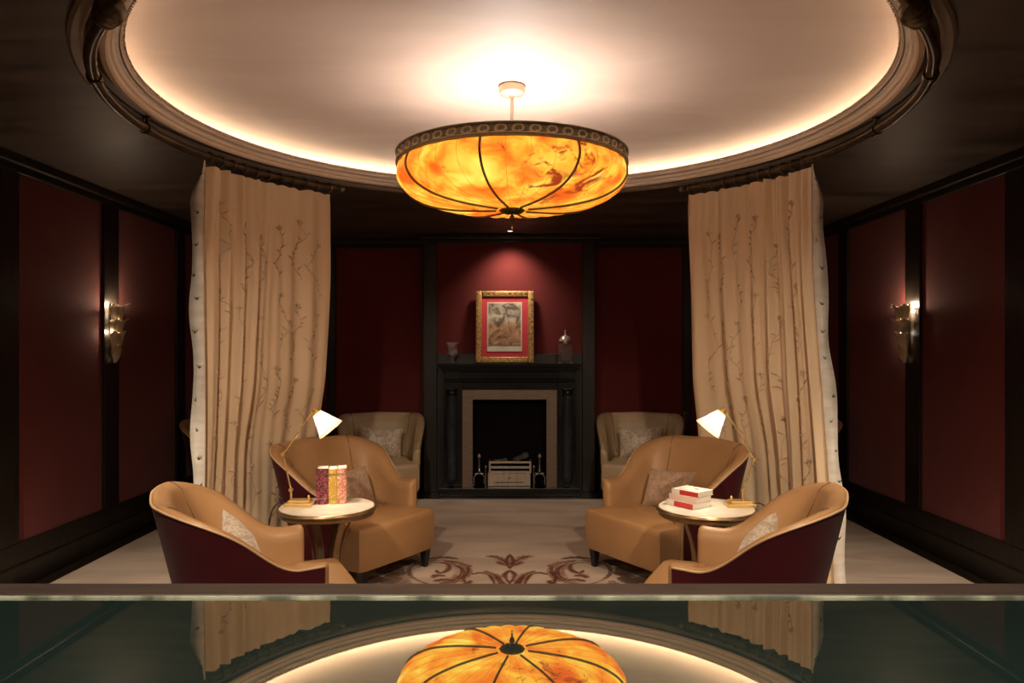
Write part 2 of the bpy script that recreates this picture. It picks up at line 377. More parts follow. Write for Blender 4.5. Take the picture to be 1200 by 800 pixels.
# chimney breast
BX = -0.02; YB = 7.86
br = struct(MB().box(BX-0.915, BX+0.90, YB, WY1-0.036, 0, ZS).build('wall_chimney_breast', 'wood'))
for x0, x1 in ((BX-0.915, BX-0.775), (BX+0.765, BX+0.90)):
    MB().box(x0, x1, YB-0.035, YB, 0, 2.635).build('pilaster', 'wood', br, bevel=0.004, bseg=1)
MB().box(BX-0.775, BX+0.765, YB-0.012, YB, 1.462, 2.635).build('fabric_panel', 'panel', br)
MB().box(BX-0.775, BX+0.765, YB-0.03, YB, 1.30, 1.462).build('lower_rail', 'wood', br, bevel=0.004, bseg=1)
MB().box(BX-0.94, BX+0.925, YB-0.05, YB, 2.635, ZS-0.055).build('top_rail', 'wood', br, bevel=0.004, bseg=1)
MB().box(BX-0.96, BX+0.945, YB-0.10, YB, ZS-0.055, ZS).build('cornice', 'wood', br, bevel=0.012, bseg=2)

# ceiling: dark soffit with a round opening, pale plaster disc above it
R_OPEN = 1.86; R_LIP = 1.79; Z_LIP = 2.79; Z_DISC = 2.876
seg = 128
m = MB(); ring = [(CX+R_OPEN*math.cos(2*PI*i/seg), CY+R_OPEN*math.sin(2*PI*i/seg)) for i in range(seg)]
def to_rect(a):
    dx, dy = math.cos(a), math.sin(a); X0, X1, Y0, Y1 = -WX-.1, WX+.1, WY0-.1, WY1+.1
    ts = []
    if dx > 1e-6: ts.append((X1-CX)/dx)
    if dx < -1e-6: ts.append((X0-CX)/dx)
    if dy > 1e-6: ts.append((Y1-CY)/dy)
    if dy < -1e-6: ts.append((Y0-CY)/dy)
    t = min(ts); return (CX+dx*t, CY+dy*t)
angs = sorted([2*PI*i/seg for i in range(seg)]+[math.atan2(y-CY, x-CX) % (2*PI) for x in (-WX-.1, WX+.1) for y in (WY0-.1, WY1+.1)])
vs = []
for a in angs:
    ox, oy = to_rect(a); ix, iy = CX+R_OPEN*math.cos(a), CY+R_OPEN*math.sin(a)
    vs += [(ix, iy, ZS), (ox, oy, ZS), (ix, iy, ZS+0.03), (ox, oy, ZS+0.03)]
k = len(angs); fs = []
for i in range(k):
    a = 4*i; b = 4*((i+1) % k)
    fs += [(a, a+1, b+1, b), (a+2, b+2, b+3, a+3), (a, b, b+2, a+2)]
m.add(vs, fs); ceil = struct(m.build('ceiling', 'soffit'))
# plaster disc and hidden cove trough
dm = MB()
dm.grid(lambda u, v: (CX+2.16*v*math.cos(2*PI*u), CY+2.16*v*math.sin(2*PI*u), Z_DISC), 96, 10, wrap=True)
dm.grid(lambda u, v: (CX+2.16*v*math.cos(2*PI*u), CY+2.16*v*math.sin(2*PI*u), Z_DISC+0.03), 96, 2, wrap=True)
dm.build('ceiling_disc', 'disc', ceil)
tm = MB(); tm.lathe([(2.15, Z_DISC), (2.15, Z_LIP-0.035), (R_LIP+0.02, Z_LIP-0.035)], 96, (CX, CY, 0))
tm.build('cove_trough', 'covewhite', ceil, smooth=40)
# champagne cove moulding
cm = MB(); cm.lathe([(R_OPEN+0.02, ZS-0.006), (R_OPEN-0.003, ZS-0.012), (R_OPEN-0.014, ZS-0.004), (R_OPEN-0.018, ZS+0.012), (R_OPEN-0.028, ZS+0.016),
                     (R_OPEN-0.034, ZS+0.034), (R_OPEN-0.046, ZS+0.040), (R_OPEN-0.050, ZS+0.052), (R_LIP+0.006, ZS+0.058), (R_LIP, ZS+0.064),
                     (R_LIP, Z_LIP), (R_LIP+0.012, Z_LIP), (R_LIP+0.014, ZS+0.04)], 160, (CX, CY, 0))
tr1 = struct(cm.build('trim_1', 'cove', smooth=30))
# bead row on the moulding
bead = MB().lathe([(0.0, -0.0055), (0.004, -0.004), (0.0055, 0), (0.004, 0.004), (0, 0.0055)], 6).mesh('bead', 'cove', smooth=True)
bm_ = MB()
for i in range(420):
    a = 2*PI*i/420
    bm_.lathe([(0.0, -0.0065), (0.0065, 0), (0, 0.0065)], 5, (CX+(R_LIP-0.001)*math.cos(a), CY+(R_LIP-0.001)*math.sin(a), ZS+0.060))
tag(bm_.build('beading', 'cove', tr1, smooth=True), kind='stuff')
# thin outer ring moulding on the dark ceiling
om = MB(); om.lathe([(1.93, ZS+0.002), (1.932, ZS-0.014), (1.945, ZS-0.024), (1.975, ZS-0.024), (1.988, ZS-0.014), (1.99, ZS+0.002)], 128, (CX, CY, 0))
struct(om.build('trim_2', 'bronze_trim', smooth=30))
led = MB(); led.lathe([(2.03, Z_LIP-0.030), (2.03, Z_LIP-0.016), (2.06, Z_LIP-0.016), (2.06, Z_LIP-0.030), (2.03, Z_LIP-0.030)], 128, (CX, CY, 0))
tag(led.build('cove_light_strip', 'ledstrip'), 'glowing warm white light strip in the cove around the round ceiling', 'light strip')

# ------------------------------------------------------------------ chandelier
ZR = 2.478                         # middle of the rim band
ch = thing('chandelier', 'large amber alabaster bowl chandelier with bronze rim hanging from the round ceiling', 'chandelier', (CX, CY, 0))
ch.scale = (0.966, 0.966, 1.0)
A0 = math.radians(-90-14)          # a rib this far round from the camera-facing side
prof = spline([(0.600, 2.452), (0.612, 2.415), (0.606, 2.372), (0.560, 2.318), (0.460, 2.272), (0.320, 2.246), (0.180, 2.236), (0.04, 2.232)], 5)
prof = [(p[0], p[1]) for p in [Vector((q[0], q[1])) for q in prof]] if False else [(q[0], q[1]) for q in prof]
NP = len(prof)-1
def bowl(u, v):
    a = A0+2*PI*u; j = min(int(v*NP+0.5), NP); r, z = prof[j]
    fl_ = abs(math.sin(a*0+ (2*PI*u)*16))            # 32 soft flutes
    amp = 0.010*math.sin(min(1, r/0.45)*PI/2)
    rr = r*(1-0.0)+amp*(fl_-0.5)
    return (rr*math.cos(a), rr*math.sin(a), z-0.006*(fl_-0.5)*min(1, (0.62-r)*6 if r < 0.62 else 0)*min(1, r*4))
MB().grid(bowl, 256, NP, wrap=True).build('bowl', 'bowl', ch, smooth=True)
def liner(u, v):
    a = 2*PI*u; r, z = prof[min(int(v*NP+0.5), NP)]
    return ((r-0.016)*math.cos(a) if r > 0.05 else 0.02*math.cos(a), (r-0.016)*math.sin(a) if r > 0.05 else 0.02*math.sin(a), z+0.010)
MB().grid(liner, 96, NP, wrap=True).build('bounce_liner', 'covewhite', ch, smooth=True)  # added unseen white liner: blocks the amber inner glow, whitens light on the ceiling
for kk in range(8):
    a = A0+2*PI*kk/8
    pts = [((r+0.004)*math.cos(a), (r+0.004)*math.sin(a), z-0.004) for r, z in prof[:-2]]
    MB().tube(pts, 0.0062, 8).build('rib', 'rimbronze', ch, smooth=True)
M['seamshade'] = mat('amber_seam_shade', (0.55, 0.22, 0.05, 1), 0.6, emit=(0.75, 0.22, 0.03, 1), estr=0.5)  # darker amber lines for panel seams and the shading between flutes
for kk in range(32):
    if kk % 4 == 0: continue
    a = A0+2*PI*kk/32
    MB().tube([((r-0.003)*math.cos(a), (r-0.003)*math.sin(a), z-0.0005) for r, z in prof[:-2]], 0.0011, 5).build('seam_shade_line', 'seamshade', ch, smooth=True)
band = MB(); band.lathe([(0.585, 2.450), (0.612, 2.446), (0.622, 2.452), (0.622, 2.459), (0.612, 2.463), (0.612, 2.497), (0.622, 2.500), (0.624, 2.508), (0.614, 2.513), (0.585, 2.510), (0.585, 2.450)], 128)
band.build('rim_band', 'rimbronze', ch, smooth=35)
# running scrolls on the band
pts = []
for i in range(26):
    t = i/25; a = -PI*0.10+t*PI*1.75; r = 0.0165*(1-0.62*t)
    pts.append((-0.004+r*math.cos(PI-a), 0, -0.001+r*math.sin(PI-a)))
pts = [(0.026, 0, -0.0135), (0.008, 0, -0.0150), (-0.008, 0, -0.0130)]+pts
scr = MB().tube(spline(pts, 2), lambda t: 0.0042*(1-0.3*t), 6).mesh('scroll', 'rimscroll', smooth=True)
NS = 48
for i in range(NS):
    a = -PI/2+2*PI*(i+0.5)/NS
    inst('scroll', scr, ch, (0.613*math.cos(a), 0.613*math.sin(a), 2.480), (0, 0, a+PI/2), (1.8, 1.0, 1.4))
MB().lathe([(0, 2.212), (0.030, 2.212), (0.052, 2.219), (0.066, 2.230), (0.058, 2.238), (0, 2.240)], 24).build('hub', 'bronze', ch, smooth=40)
for kk in range(12):
    a = 2*PI*kk/12
    MB().tube([(0.03*math.cos(a), 0.03*math.sin(a), 2.213), (0.05*math.cos(a), 0.05*math.sin(a), 2.217), (0.068*math.cos(a), 0.068*math.sin(a), 2.229)], 0.006, 6).build('hub_leaf', 'bronze', ch, smooth=True)
fin = MB().lathe([(0, 2.142), (0.004, 2.146), (0.006, 2.154), (0.004, 2.162), (0.010, 2.168), (0.016, 2.182), (0.013, 2.194), (0.006, 2.202), (0.010, 2.208), (0.014, 2.214)], 16).build('finial', 'bronze', ch, smooth=True)
MB().lathe([(0, 2.126), (0.004, 2.130), (0.0045, 2.136), (0.003, 2.143)], 10).build('finial_tip', 'silver', fin, smooth=True)
MB().tube([(0, 0, 2.24), (0, 0, 2.85)], 0.0095, 12).build('stem', 'stem', ch, smooth=40)
MB().lathe([(0, 2.812), (0.012, 2.814), (0.016, 2.822), (0.060, 2.826), (0.070, 2.836), (0.072, 2.866), (0.066, Z_DISC), (0, Z_DISC)], 32).build('canopy', 'stem', ch, smooth=40)
for kk in range(6):
    a = 2*PI*kk/6+0.3; bx_, by_ = 0.28*math.cos(a), 0.28*math.sin(a)
    MB().lathe([(0, 2.30), (0.018, 2.305), (0.026, 2.325), (0.020, 2.35), (0.012, 2.37), (0, 2.372)], 12, (bx_, by_, 0)).build('bulb', 'bulb', ch, smooth=True)
light('bulb_light', 'POINT', L_CHAND_BULB, (1.0, 0.93, 0.86), ch, (0.0, 0.0, 2.42), 0.09)

# ------------------------------------------------------------------ curtain poles and curtains
RP = 1.91; ZPOLE = 2.655
def pos(phi, r=RP, z=ZPOLE, sgn=-1):
    a = math.radians(phi); return (sgn*r*math.sin(a), CY+r*math.cos(a), z)
def pole(sgn, label, p0, p1, br1):
    t = thing('curtain_pole', label, 'curtain pole', (0, 0, 0))
    MB().tube([pos(p0+(p1-p0)*i/60, RP, ZPOLE, sgn) for i in range(61)], 0.024, 12).build('pole', 'polebronze', t, smooth=True)
    for b in br1:
        pts = [pos(b, RP-0.0, ZS, sgn), pos(b, RP-0.0, ZPOLE+0.015, sgn)]
        o = MB().tube(pts, 0.011, 8).build('bracket', 'bronze', t, smooth=40)
        MB().tube([pos(b-0.75, RP, ZPOLE, sgn), pos(b, RP, ZPOLE, sgn), pos(b+0.75, RP, ZPOLE, sgn)], 0.031, 14).build('collar', 'polebronze', o, smooth=40)
        c_ = pos(b, RP, ZS-0.008, sgn)
        MB().lathe([(0, -0.006), (0.014, -0.006), (0.017, 0.0), (0.017, 0.008), (0, 0.008)], 16, c_).build('rose', 'bronze', o, smooth=40)
    # finials: a plain turned knob at the fireplace end, a ridged ball at the near end
    for ph, dirn, prf in ((p0, -1, [(0.021, 0), (0.027, 0.006), (0.021, 0.014), (0.016, 0.02), (0.026, 0.034), (0.022, 0.05), (0.008, 0.06), (0, 0.064)]),
                          (p1, 1, [(0.021, 0), (0.044, 0.006), (0.044, 0.018), (0.030, 0.024), (0.040, 0.032), (0.048, 0.044), (0.043, 0.052), (0.051, 0.064), (0.046, 0.074), (0.050, 0.088), (0.040, 0.102), (0.042, 0.110), (0.026, 0.126), (0, 0.134)])):
        a = math.radians(ph); tang = Vector((sgn*math.cos(a), -math.sin(a), 0))*dirn
        q = tang.to_track_quat('Z', 'Y')
        o = MB().lathe(prf, 20).build('finial', 'bronze', t, smooth=50)
        o.location = pos(ph, RP, ZPOLE, sgn); o.rotation_mode = 'QUATERNION'; o.rotation_quaternion = q
    return t
pole(-1, 'left curved bronze curtain pole with ridged end knob under the dark ceiling', 41.0, 132.0, (89.4, 112))
pole(1, 'right curved bronze curtain pole with ridged end knob under the dark ceiling', 40.8, 132.0, (89.0, 113))

def curtain(sgn, pa, pb, label, seed, kf):
    """pa..pb degrees along the pole: inner (fireplace side) to outer edge"""
    rnd = random.Random(seed)
    t = thing('curtain', label, 'curtain', (0, 0, 0))
    ztop = ZPOLE-0.056
    ph = [rnd.uniform(0, 6.28) for _ in range(6)]
    def fold(u, z):
        g = 0.72+0.28*sstep(2.6, 1.2, z)
        out_ = sstep(0.30, 0.62, u)                       # tighter pleats towards the outer edge
        f = 0.020*(1-out_)*math.sin(u*26+ph[0])+0.014*(1-out_)*math.sin(u*47+ph[1])
        f += out_*(0.024*math.sin(u*58+ph[2])+0.012*math.sin(u*101+ph[3]+0.3*z))
        f += 0.008*math.sin(u*19+z*1.3+ph[4])
        return f*g
    def S(u, z, off=0.0):
        flare = 0.15*sstep(2.62, -0.4, z)*1.25*(1-kf*u)
        p = pa+(pb-pa)*u
        p += (pb-pa)*0.012*math.sin(z*2.1+u*9+ph[5])*sstep(2.6, 1.9, z)
        r = RP+flare+fold(u, z)+off+0.07*sstep(1.35, 0.80, z)*(1-sstep(0.50, 0.85, u))
        return pos(p, r, z, sgn)
    def P(u, v):
        zt = ztop+0.010*abs(math.cos(u*PI*11))
        z = zt+(0.03-zt)*v
        return S(u, z)
    MB().grid(P, 220, 60).build('cloth', 'curtain', t, smooth=True)
    MB().grid(lambda u, v: S(0.11*u, (ztop-0.05)+(0.05-(ztop-0.05))*v, -0.005), 24, 60).build('side_hem', 'curtain', t, smooth=True)
    # turned-back leading edge with the silvery lining showing
    def E(u, v):
        z = ztop+0.025+(0.03-ztop)*v
        wd = 0.082*sstep(0.0, 0.10, v)*(1-0.15*math.sin(v*23+seed))+0.006
        base = Vector(S(1.0, z)); a = math.radians(pb)
        d = Vector((sgn*(0.93), 0.02, 0))
        wob = 0.004*math.sin(v*41+u*3)
        return base+d*(wd*u)+Vector((0, -0.018*math.sin(u*PI)+wob, 0))
    ed = MB().grid(E, 8, 70).build('lining_edge', 'lining', t, smooth=True)
    sp = MB()
    for i in range(13):
        v = 0.05+0.92*i/13+rnd.uniform(-.015, .015); u = rnd.uniform(0.35, 0.75)
        c = Vector(E(u, v))+Vector((0, -0.004, 0))
        for kx in (-1, 0, 1):
            if rnd.random() < 0.25: continue
            L_ = rnd.uniform(0.014, 0.028)
            e_ = c+Vector((kx*L_*0.7, -0.001, L_))
            sp.tube([c, (c+e_)/2+Vector((kx*0.002, 0, 0)), e_], lambda q: 0.0045*math.sin(PI*(0.15+0.8*q)), 5, flat=(1, 0.5))
    tag(sp.build('lining_sprigs', 'lining_sprig', ed), 'dark sprigs on the lining', kind='stuff')
    vm = MB(); pm = [ztop+0.025+(0.03-ztop)*i/60 for i in range(61)]
    vm.tube([Vector(S(1.0, z))+Vector((0, -0.004, 0)) for z in pm], 0.0028, 5).build('edge_braid', 'embroid', t, smooth=True)
    # embroidered vines lying on the cloth, towards the room centre
    em = MB()
    def W(u, z): return Vector(S(u, z, -0.0035))
    def vine(u0, z0, ln, amp, fr):
        pts = []; n = 34
        for i in range(n+1):
            q = i/n; z = z0-ln*q
            pts.append((u0+amp*math.sin(q*fr*PI+u0*40)+amp*0.3*math.sin(q*fr*2.7*PI), z))
        em.tube([W(max(0.015, min(0.985, a)), z) for a, z in pts], 0.0022, 5, flat=(1, 0.6))
        for i in range(2, n-1, 3):
            if rnd.random() < 0.15: continue
            a, z = pts[i]; sd = rnd.choice((-1, 1)); L_ = rnd.uniform(0.020, 0.040)
            du = sd*L_*1.1*rnd.uniform(0.5, 1.1)
            q0 = W(max(.015, min(.985, a)), z); q1 = W(max(.015, min(.985, a+du*0.5)), z+L_*0.55); q2 = W(max(.015, min(.985, a+du)), z+L_*rnd.uniform(0.5, 1.2))
            em.tube([q0, q1, q2], lambda q: 0.0012+0.0078*math.sin(PI*q), 6, flat=(1, 0.35))
        a, z = pts[0]
        for kx in range(5):                                # a small blossom at the tip
            an = kx*1.257
            c0 = W(max(.02, min(.98, a)), z+0.006); c1 = W(max(.02, min(.98, a+0.026*math.cos(an))), z+0.006+0.020*math.sin(an))
            em.tube([c0, (c0+c1)/2, c1], lambda q: 0.001+0.005*math.sin(PI*(0.1+0.85*q)), 5, flat=(1, 0.4))
    for u0 in (0.14, 0.26, 0.36, 0.50, 0.66, 0.84):
        z = 2.48-rnd.uniform(0, 0.35)
        while z > 0.7:
            ln = rnd.uniform(0.30, 0.62)
            vine(u0+rnd.uniform(-.025, .025), z, ln, rnd.uniform(0.020, 0.042), rnd.uniform(1.5, 2.8))
            z -= ln+rnd.uniform(0.04, 0.2)
    tag(em.build('embroidered_vines', 'embroid', t, smooth=True), kind='stuff')
    for i in range(11):
        u = (i+0.15)/10.6
        p = pa+(pb-pa)*min(u, 0.99)
        c = Vector(pos(p, RP, ZPOLE-0.005, sgn)); a = math.radians(p)
        nrm = Vector((sgn*math.sin(a), math.cos(a), 0))
        pts = [c+nrm*(0.034*math.cos(q))+Vector((0, 0, 0.034*math.sin(q))) for q in [2*PI*j/16 for j in range(17)]]
        MB().tube(pts, 0.0042, 6, cap=False).build('ring', 'bronze', t, smooth=True)
    return t
curtain(-1, 42.4, 73.6, 'left champagne silk curtain embroidered with vines, its pale lined edge at left', 3, 0.75)
curtain(1, 41.3, 71.0, 'right champagne silk curtain embroidered with vines, its pale lined edge at right', 11, 0.1)

# ------------------------------------------------------------------ fireplace
FY = 7.66
fp = thing('fireplace', 'black marble fireplace surround with mantel shelf and steel inner frame', 'fireplace', (BX-0.005, 0, 0))
def fpart(name, m_, b, bev=0.006, parent=fp, **k): return b.build(name, m_, parent, bevel=bev, **k)
fpart('hearth_slab', 'blackmarble', MB().box(-0.72, 0.72, 7.555, YB, 0.0, 0.085), 0.006)
for s in (-1, 1):
    pl = fpart('jamb', 'blackmarble', MB().box(*sorted((s*0.49, s*0.685)), FY, YB, 0.085, 1.20), 0.004)
    cx_ = s*0.60
    col = MB().lathe([(0, 0.17), (0.052, 0.17), (0.055, 0.20), (0.055, 1.00), (0.050, 1.03), (0, 1.03)], 24, (cx_, FY-0.002, 0)).build('column', 'sheenmarble', pl, smooth=40)
    MB().lathe([(0, 0.087), (0.018, 0.087), (0.024, 0.096), (0.016, 0.106), (0.034, 0.120), (0.054, 0.150), (0.060, 0.190), (0.060, 0.235), (0.054, 0.240), (0, 0.24)], 24, (cx_, FY-0.002, 0)).build('column_foot', 'sheenmarble', pl, smooth=40)
    MB().lathe([(0.05, 1.02), (0.058, 1.03), (0.062, 1.045), (0.054, 1.055), (0.054, 1.075), (0.066, 1.085), (0.066, 1.10), (0, 1.10)], 24, (cx_, FY-0.002, 0)).build('capital', 'blackmarble', pl, smooth=40)
fpart('lintel', 'blackmarble', MB().box(-0.49, 0.49, FY+0.01, YB, 1.085, 1.20), 0.003)
fpart('frieze', 'blackmarble', MB().box(-0.66, 0.66, FY-0.02, YB, 1.20, 1.285), 0.004)
for s in (-1, 1):
    fpart('frieze_block', 'blackmarble', MB().box(*sorted((s*0.50, s*0.675)), FY-0.045, FY-0.02, 1.20, 1.285), 0.004)
fpart('frieze_moulding', 'blackmarble', MB().box(-0.675, 0.675, FY-0.055, YB, 1.178, 1.20), 0.007)
sh = MB()
for x, y, z0, z1 in ((0.68, FY-0.075, 1.285, 1.305), (0.70, FY-0.095, 1.305, 1.322), (0.725, FY-0.12, 1.322, 1.338), (0.735, FY-0.13, 1.338, 1.362)):
    sh.box(-x, x, y, YB, z0, z1)
fpart('mantel_shelf', 'blackmarble', sh, 0.005)
# mitred steel frame: three pieces
def mitre(pts, name):
    mm = MB(); n = len(pts)
    vs = [(x, FY-0.012, z) for x, z in pts]+[(x, FY+0.02, z) for x, z in pts]
    mm.add(vs, [tuple(range(n)), tuple(reversed(range(n, 2*n)))]+[(i, (i+1) % n, n+(i+1) % n, n+i) for i in range(n)])
    mm.build(name, 'steel', fp, bevel=0.002, bseg=1)
mitre([(-0.487, 0.085), (-0.385, 0.085), (-0.385, 0.990), (-0.487, 1.085)], 'steel_jamb')
mitre([(0.487, 0.085), (0.487, 1.085), (0.385, 0.990), (0.385, 0.085)], 'steel_jamb')
mitre([(-0.487, 1.085), (-0.385, 0.990), (0.385, 0.990), (0.487, 1.085)], 'steel_header')
fb = MB(); fb.box(-0.40, 0.40, YB-0.006, YB-0.002, 0.085, 1.0); fb.box(-0.405, -0.39, FY+0.02, YB-0.002, 0.085, 1.0); fb.box(0.39, 0.405, FY+0.02, YB-0.002, 0.085, 1.0); fb.box(-0.40, 0.40, FY+0.02, YB-0.002, 0.995, 1.0)
fb.build('firebox_lining', 'soot', fp)
# fire grate
gx, gy, gz = BX-0.005, FY+0.06, 0.0855
gr = thing('fire_grate', 'boxy steel fire grate with drawer standing in the fireplace', 'grate', (gx, gy, gz))
MB().box(-0.225, 0.215, -0.05, 0.09, 0, 0.135).build('drawer', 'grate', gr, bevel=0.003)
dr = MB().box(-0.225, 0.215, -0.056, -0.05, 0.004, 0.130).build('drawer_front', 'grate', gr, bevel=0.002, bseg=1)
MB().box(-0.155, 0.145, -0.0575, -0.0555, 0.038, 0.046).build('drawer_slot', 'soot', dr)
MB().lathe([(0, 0), (0.010, 0.002), (0.012, 0.008), (0.006, 0.014), (0, 0.015)], 12).build('drawer_knob', 'brass', dr, loc=(-0.005, -0.056, 0.088), rot=(PI/2, 0, 0), smooth=True)
for z0, z1 in ((0.137, 0.162), (0.186, 0.212), (0.240, 0.262)):
    MB().box(-0.215, 0.225, -0.062, -0.052, z0, z1).build('front_bar', 'grate', gr, bevel=0.002, bseg=1)
for x in (-0.215, 0.205):
    MB().box(x, x+0.02, -0.061, 0.09, 0.137, 0.262).build('side_frame', 'grate', gr, bevel=0.002, bseg=1)
MB().box(-0.205, 0.215, 0.08, 0.09, 0.137, 0.262).build('back_plate', 'soot', gr)
MB().box(-0.2, 0.21, -0.045, 0.08, 0.14, 0.20).build('ash_bed', 'soot', gr)
for i, (x0, z0, x1, z1, r, lb) in enumerate(((-0.17, 0.242, -0.03, 0.262, 0.030, 'short pale split log lying left on the fire grate'), (0.05, 0.262, 0.18, 0.322, 0.032, 'dark charred log tilted up at right on the fire grate'), (-0.13, 0.232, 0.13, 0.232, 0.022, 'low charred log lying across the middle of the fire grate'))):
    lg = MB().tube([(x0+(x1-x0)*q/6, 0.012*math.sin(q*2+i), z0+(z1-z0)*q/6+0.004*math.sin(q*3)) for q in range(7)], lambda t, r=r: r*(0.9+0.15*math.sin(t*9)), 9).build('log', 'log', None, loc=(gx, gy-0.005+(-0.005, 0.0, 0.050)[i], gz), smooth=45)
    tag(lg, lb, 'log', 'logs on the fire grate')
def andiron(x, h, label):
    t = thing('andiron', label, 'andiron', (x, gy-0.045, 0.0855), group='andirons beside the grate')
    MB().lathe([(0, 0.13*h), (0.010, 0.13*h), (0.022, 0.15*h), (0.009, 0.17*h), (0.012, 0.20*h), (0.007, 0.24*h), (0.009, 0.27*h), (0.016, 0.285*h), (0.009, 0.295*h), (0, 0.298*h)], 14).build('post', 'iron', t, smooth=50)
    MB().lathe([(0, -0.019), (0.013, -0.014), (0.019, 0), (0.013, 0.014), (0.005, 0.019), (0.004, 0.028), (0, 0.030)], 14, (0, 0, 0.312*h)).build('ball', 'silver', t, smooth=True)
    MB().box(-0.045, 0.045, -0.01, 0.012, 0.125*h, 0.140*h).build('crossbar', 'iron', t, bevel=0.003)
    for s in (-1, 1):
        MB().tube(spline([(0, 0, 0.13*h), (s*0.03, -0.004, 0.125*h), (s*0.055, -0.006, 0.09*h), (s*0.052, -0.006, 0.04*h), (s*0.062, -0.008, 0.007)], 4), 0.008, 7).build('leg', 'iron', t, smooth=True)
    return t
andiron(gx-0.315, 1.0, 'iron andiron with ball knob left of the fire grate')
andiron(gx+0.312, 1.0, 'iron andiron with ball knob right of the fire grate')
def firedog(x, label):
    t = thing('fire_dog', label, 'fire dog', (x, gy-0.10, 0.0855), group='small fire dogs')
    MB().lathe([(0.016, 0), (0.016, 0.006), (0.007, 0.012), (0.006, 0.10), (0.009, 0.13), (0.005, 0.15), (0.005, 0.20), (0, 0.20)], 10).build('post', 'iron', t, smooth=50)
    MB().lathe([(0, -0.011), (0.008, -0.008), (0.011, 0), (0.007, 0.010), (0, 0.016)], 10, (0, 0, 0.212)).build('knob', 'silver', t, smooth=True)
firedog(gx-0.246, 'slim short iron fire dog at left corner of the fire grate')
firedog(gx+0.250, 'slim short iron fire dog at right corner of the fire grate')

# picture leaning on the chimney breast
pic = thing('framed_picture', 'gilt framed sepia print with crimson mat on the mantel shelf', 'picture', (BX-0.055, 7.70, 1.366))
pic.rotation_euler = (math.radians(-7), 0, 0)
W_, H_ = 0.305, 0.760
def fr(x0, x1, z0, z1, nm='frame_side'):
    o = MB().box(x0, x1, -0.018, 0.018, z0, z1).build(nm, 'giltframe', pic, bevel=0.008, bseg=3, smooth=40); return o
fr(-W_, -W_+0.062, 0, H_); fr(W_-0.062, W_, 0, H_); fr(-W_+0.062, W_-0.062, 0, 0.062, 'frame_bottom'); fr(-W_+0.062, W_-0.062, H_-0.062, H_, 'frame_top')
kn = MB().lathe([(0, -0.007), (0.009, 0.0), (0.006, 0.005), (0, 0.007)], 8).mesh('frame_boss', 'giltframe', smooth=True)
for i in range(13):
    z = 0.03+(H_-0.06)*i/12
    for x in (-W_+0.022, W_-0.022): inst('frame_boss', kn, pic, (x, -0.019, z), (PI/2, 0, 0))
for i in range(1, 10):
    x = -W_+0.022+(2*W_-0.044)*i/10
    for z in (0.022, H_-0.022): inst('frame_boss', kn, pic, (x, -0.019, z), (PI/2, 0, 0))
MB().box(-W_+0.055, W_-0.055, -0.004, 0.006, 0.055, H_-0.055).build('mat_board', 'mat_red', pic)
MB().box(-0.185, 0.180, -0.008, -0.003, 0.120, 0.640).build('print_margin', 'ivory', pic)
MB().box(-0.172, 0.167, -0.011, -0.007, 0.185, 0.628).build('print', 'print', pic)
# crystal vase and decanter
vz = MB().lathe([(0, 0), (0.040, 0), (0.042, 0.006), (0.014, 0.014), (0.011, 0.040), (0.022, 0.060), (0.052, 0.085), (0.060, 0.100), (0.050, 0.112), (0.048, 0.165), (0.056, 0.195), (0.078, 0.218), (0.074, 0.220), (0.052, 0.196), (0.044, 0.165), (0.045, 0.115), (0.046, 0.10), (0.020, 0.075), (0, 0.070)], 20).build('crystal_vase', 'glass', None, loc=(BX-0.60, 7.70, 1.3625), smooth=40)
tag(vz, 'small flared crystal goblet vase at left end of the mantel shelf', 'vase')
dc = thing('decanter', 'square crystal decanter with domed silver stopper at right end of mantel shelf', 'decanter', (BX+0.575, 7.70, 1.3628))
db = MB(); db.box(-0.073, 0.073, -0.055, 0.055, 0, 0.20); db.box(-0.052, 0.052, -0.036, 0.036, 0.03, 0.18)
db.build('body', 'glass', dc, bevel=0.008)
MB().lathe([(0.030, 0.20), (0.035, 0.205), (0.030, 0.22), (0.032, 0.226), (0.066, 0.228), (0.066, 0.236), (0.052, 0.262), (0.036, 0.282), (0.014, 0.290), (0.008, 0.298), (0.012, 0.306), (0.008, 0.314), (0.010, 0.33), (0.005, 0.35), (0, 0.352)], 20).build('stopper', 'silver', dc, smooth=40)
for sx in (-1, 1):
    for sy in (-1, 1): MB().lathe([(0, 0), (0.010, 0), (0.012, 0.008), (0.006, 0.016), (0, 0.017)], 8, (sx*0.060, sy*0.044, 0)).build('foot', 'silver', dc, smooth=True)

# slim metal stand glimpsed between the rear right chair and the curtain
st = thing('slim_stand', 'thin brass rod stand in the gap between rear right chair and curtain', 'stand', (1.80, 7.72, 0))
MB().lathe([(0, 0), (0.09, 0), (0.09, 0.012), (0.02, 0.022), (0.012, 0.03), (0, 0.03)], 20).build('base', 'bronze', st, smooth=40)
MB().tube([(0, 0, 0.02), (0, 0, 0.86)], 0.009, 10).build('rod', 'tablebronze', st, smooth=40)
MB().tube([(-0.004, 0, 0.845), (0.045, 0, 0.845)], 0.006, 8).build('hook', 'tablebronze', st, smooth=40)

# picture light under the breast cornice
dl = thing('picture_downlight', 'small round downlight above the framed picture', 'downlight', (BX, 7.56, ZS))
MB().lathe([(0.028, 0.0), (0.045, -0.002), (0.045, -0.008), (0.028, -0.006), (0.028, 0.0)], 20).build('trim_ring', 'bronze', dl, smooth=40)
MB().lathe([(0, -0.002), (0.028, -0.002)], 20).build('lens', 'downlens', dl)
light('picture_spot', 'SPOT', L_PICTURE, (1.0, 0.80, 0.62), dl, (0, 0, -0.03), 0.08, rot=(math.radians(16), 0, 0), spot=110, blend=1.0)

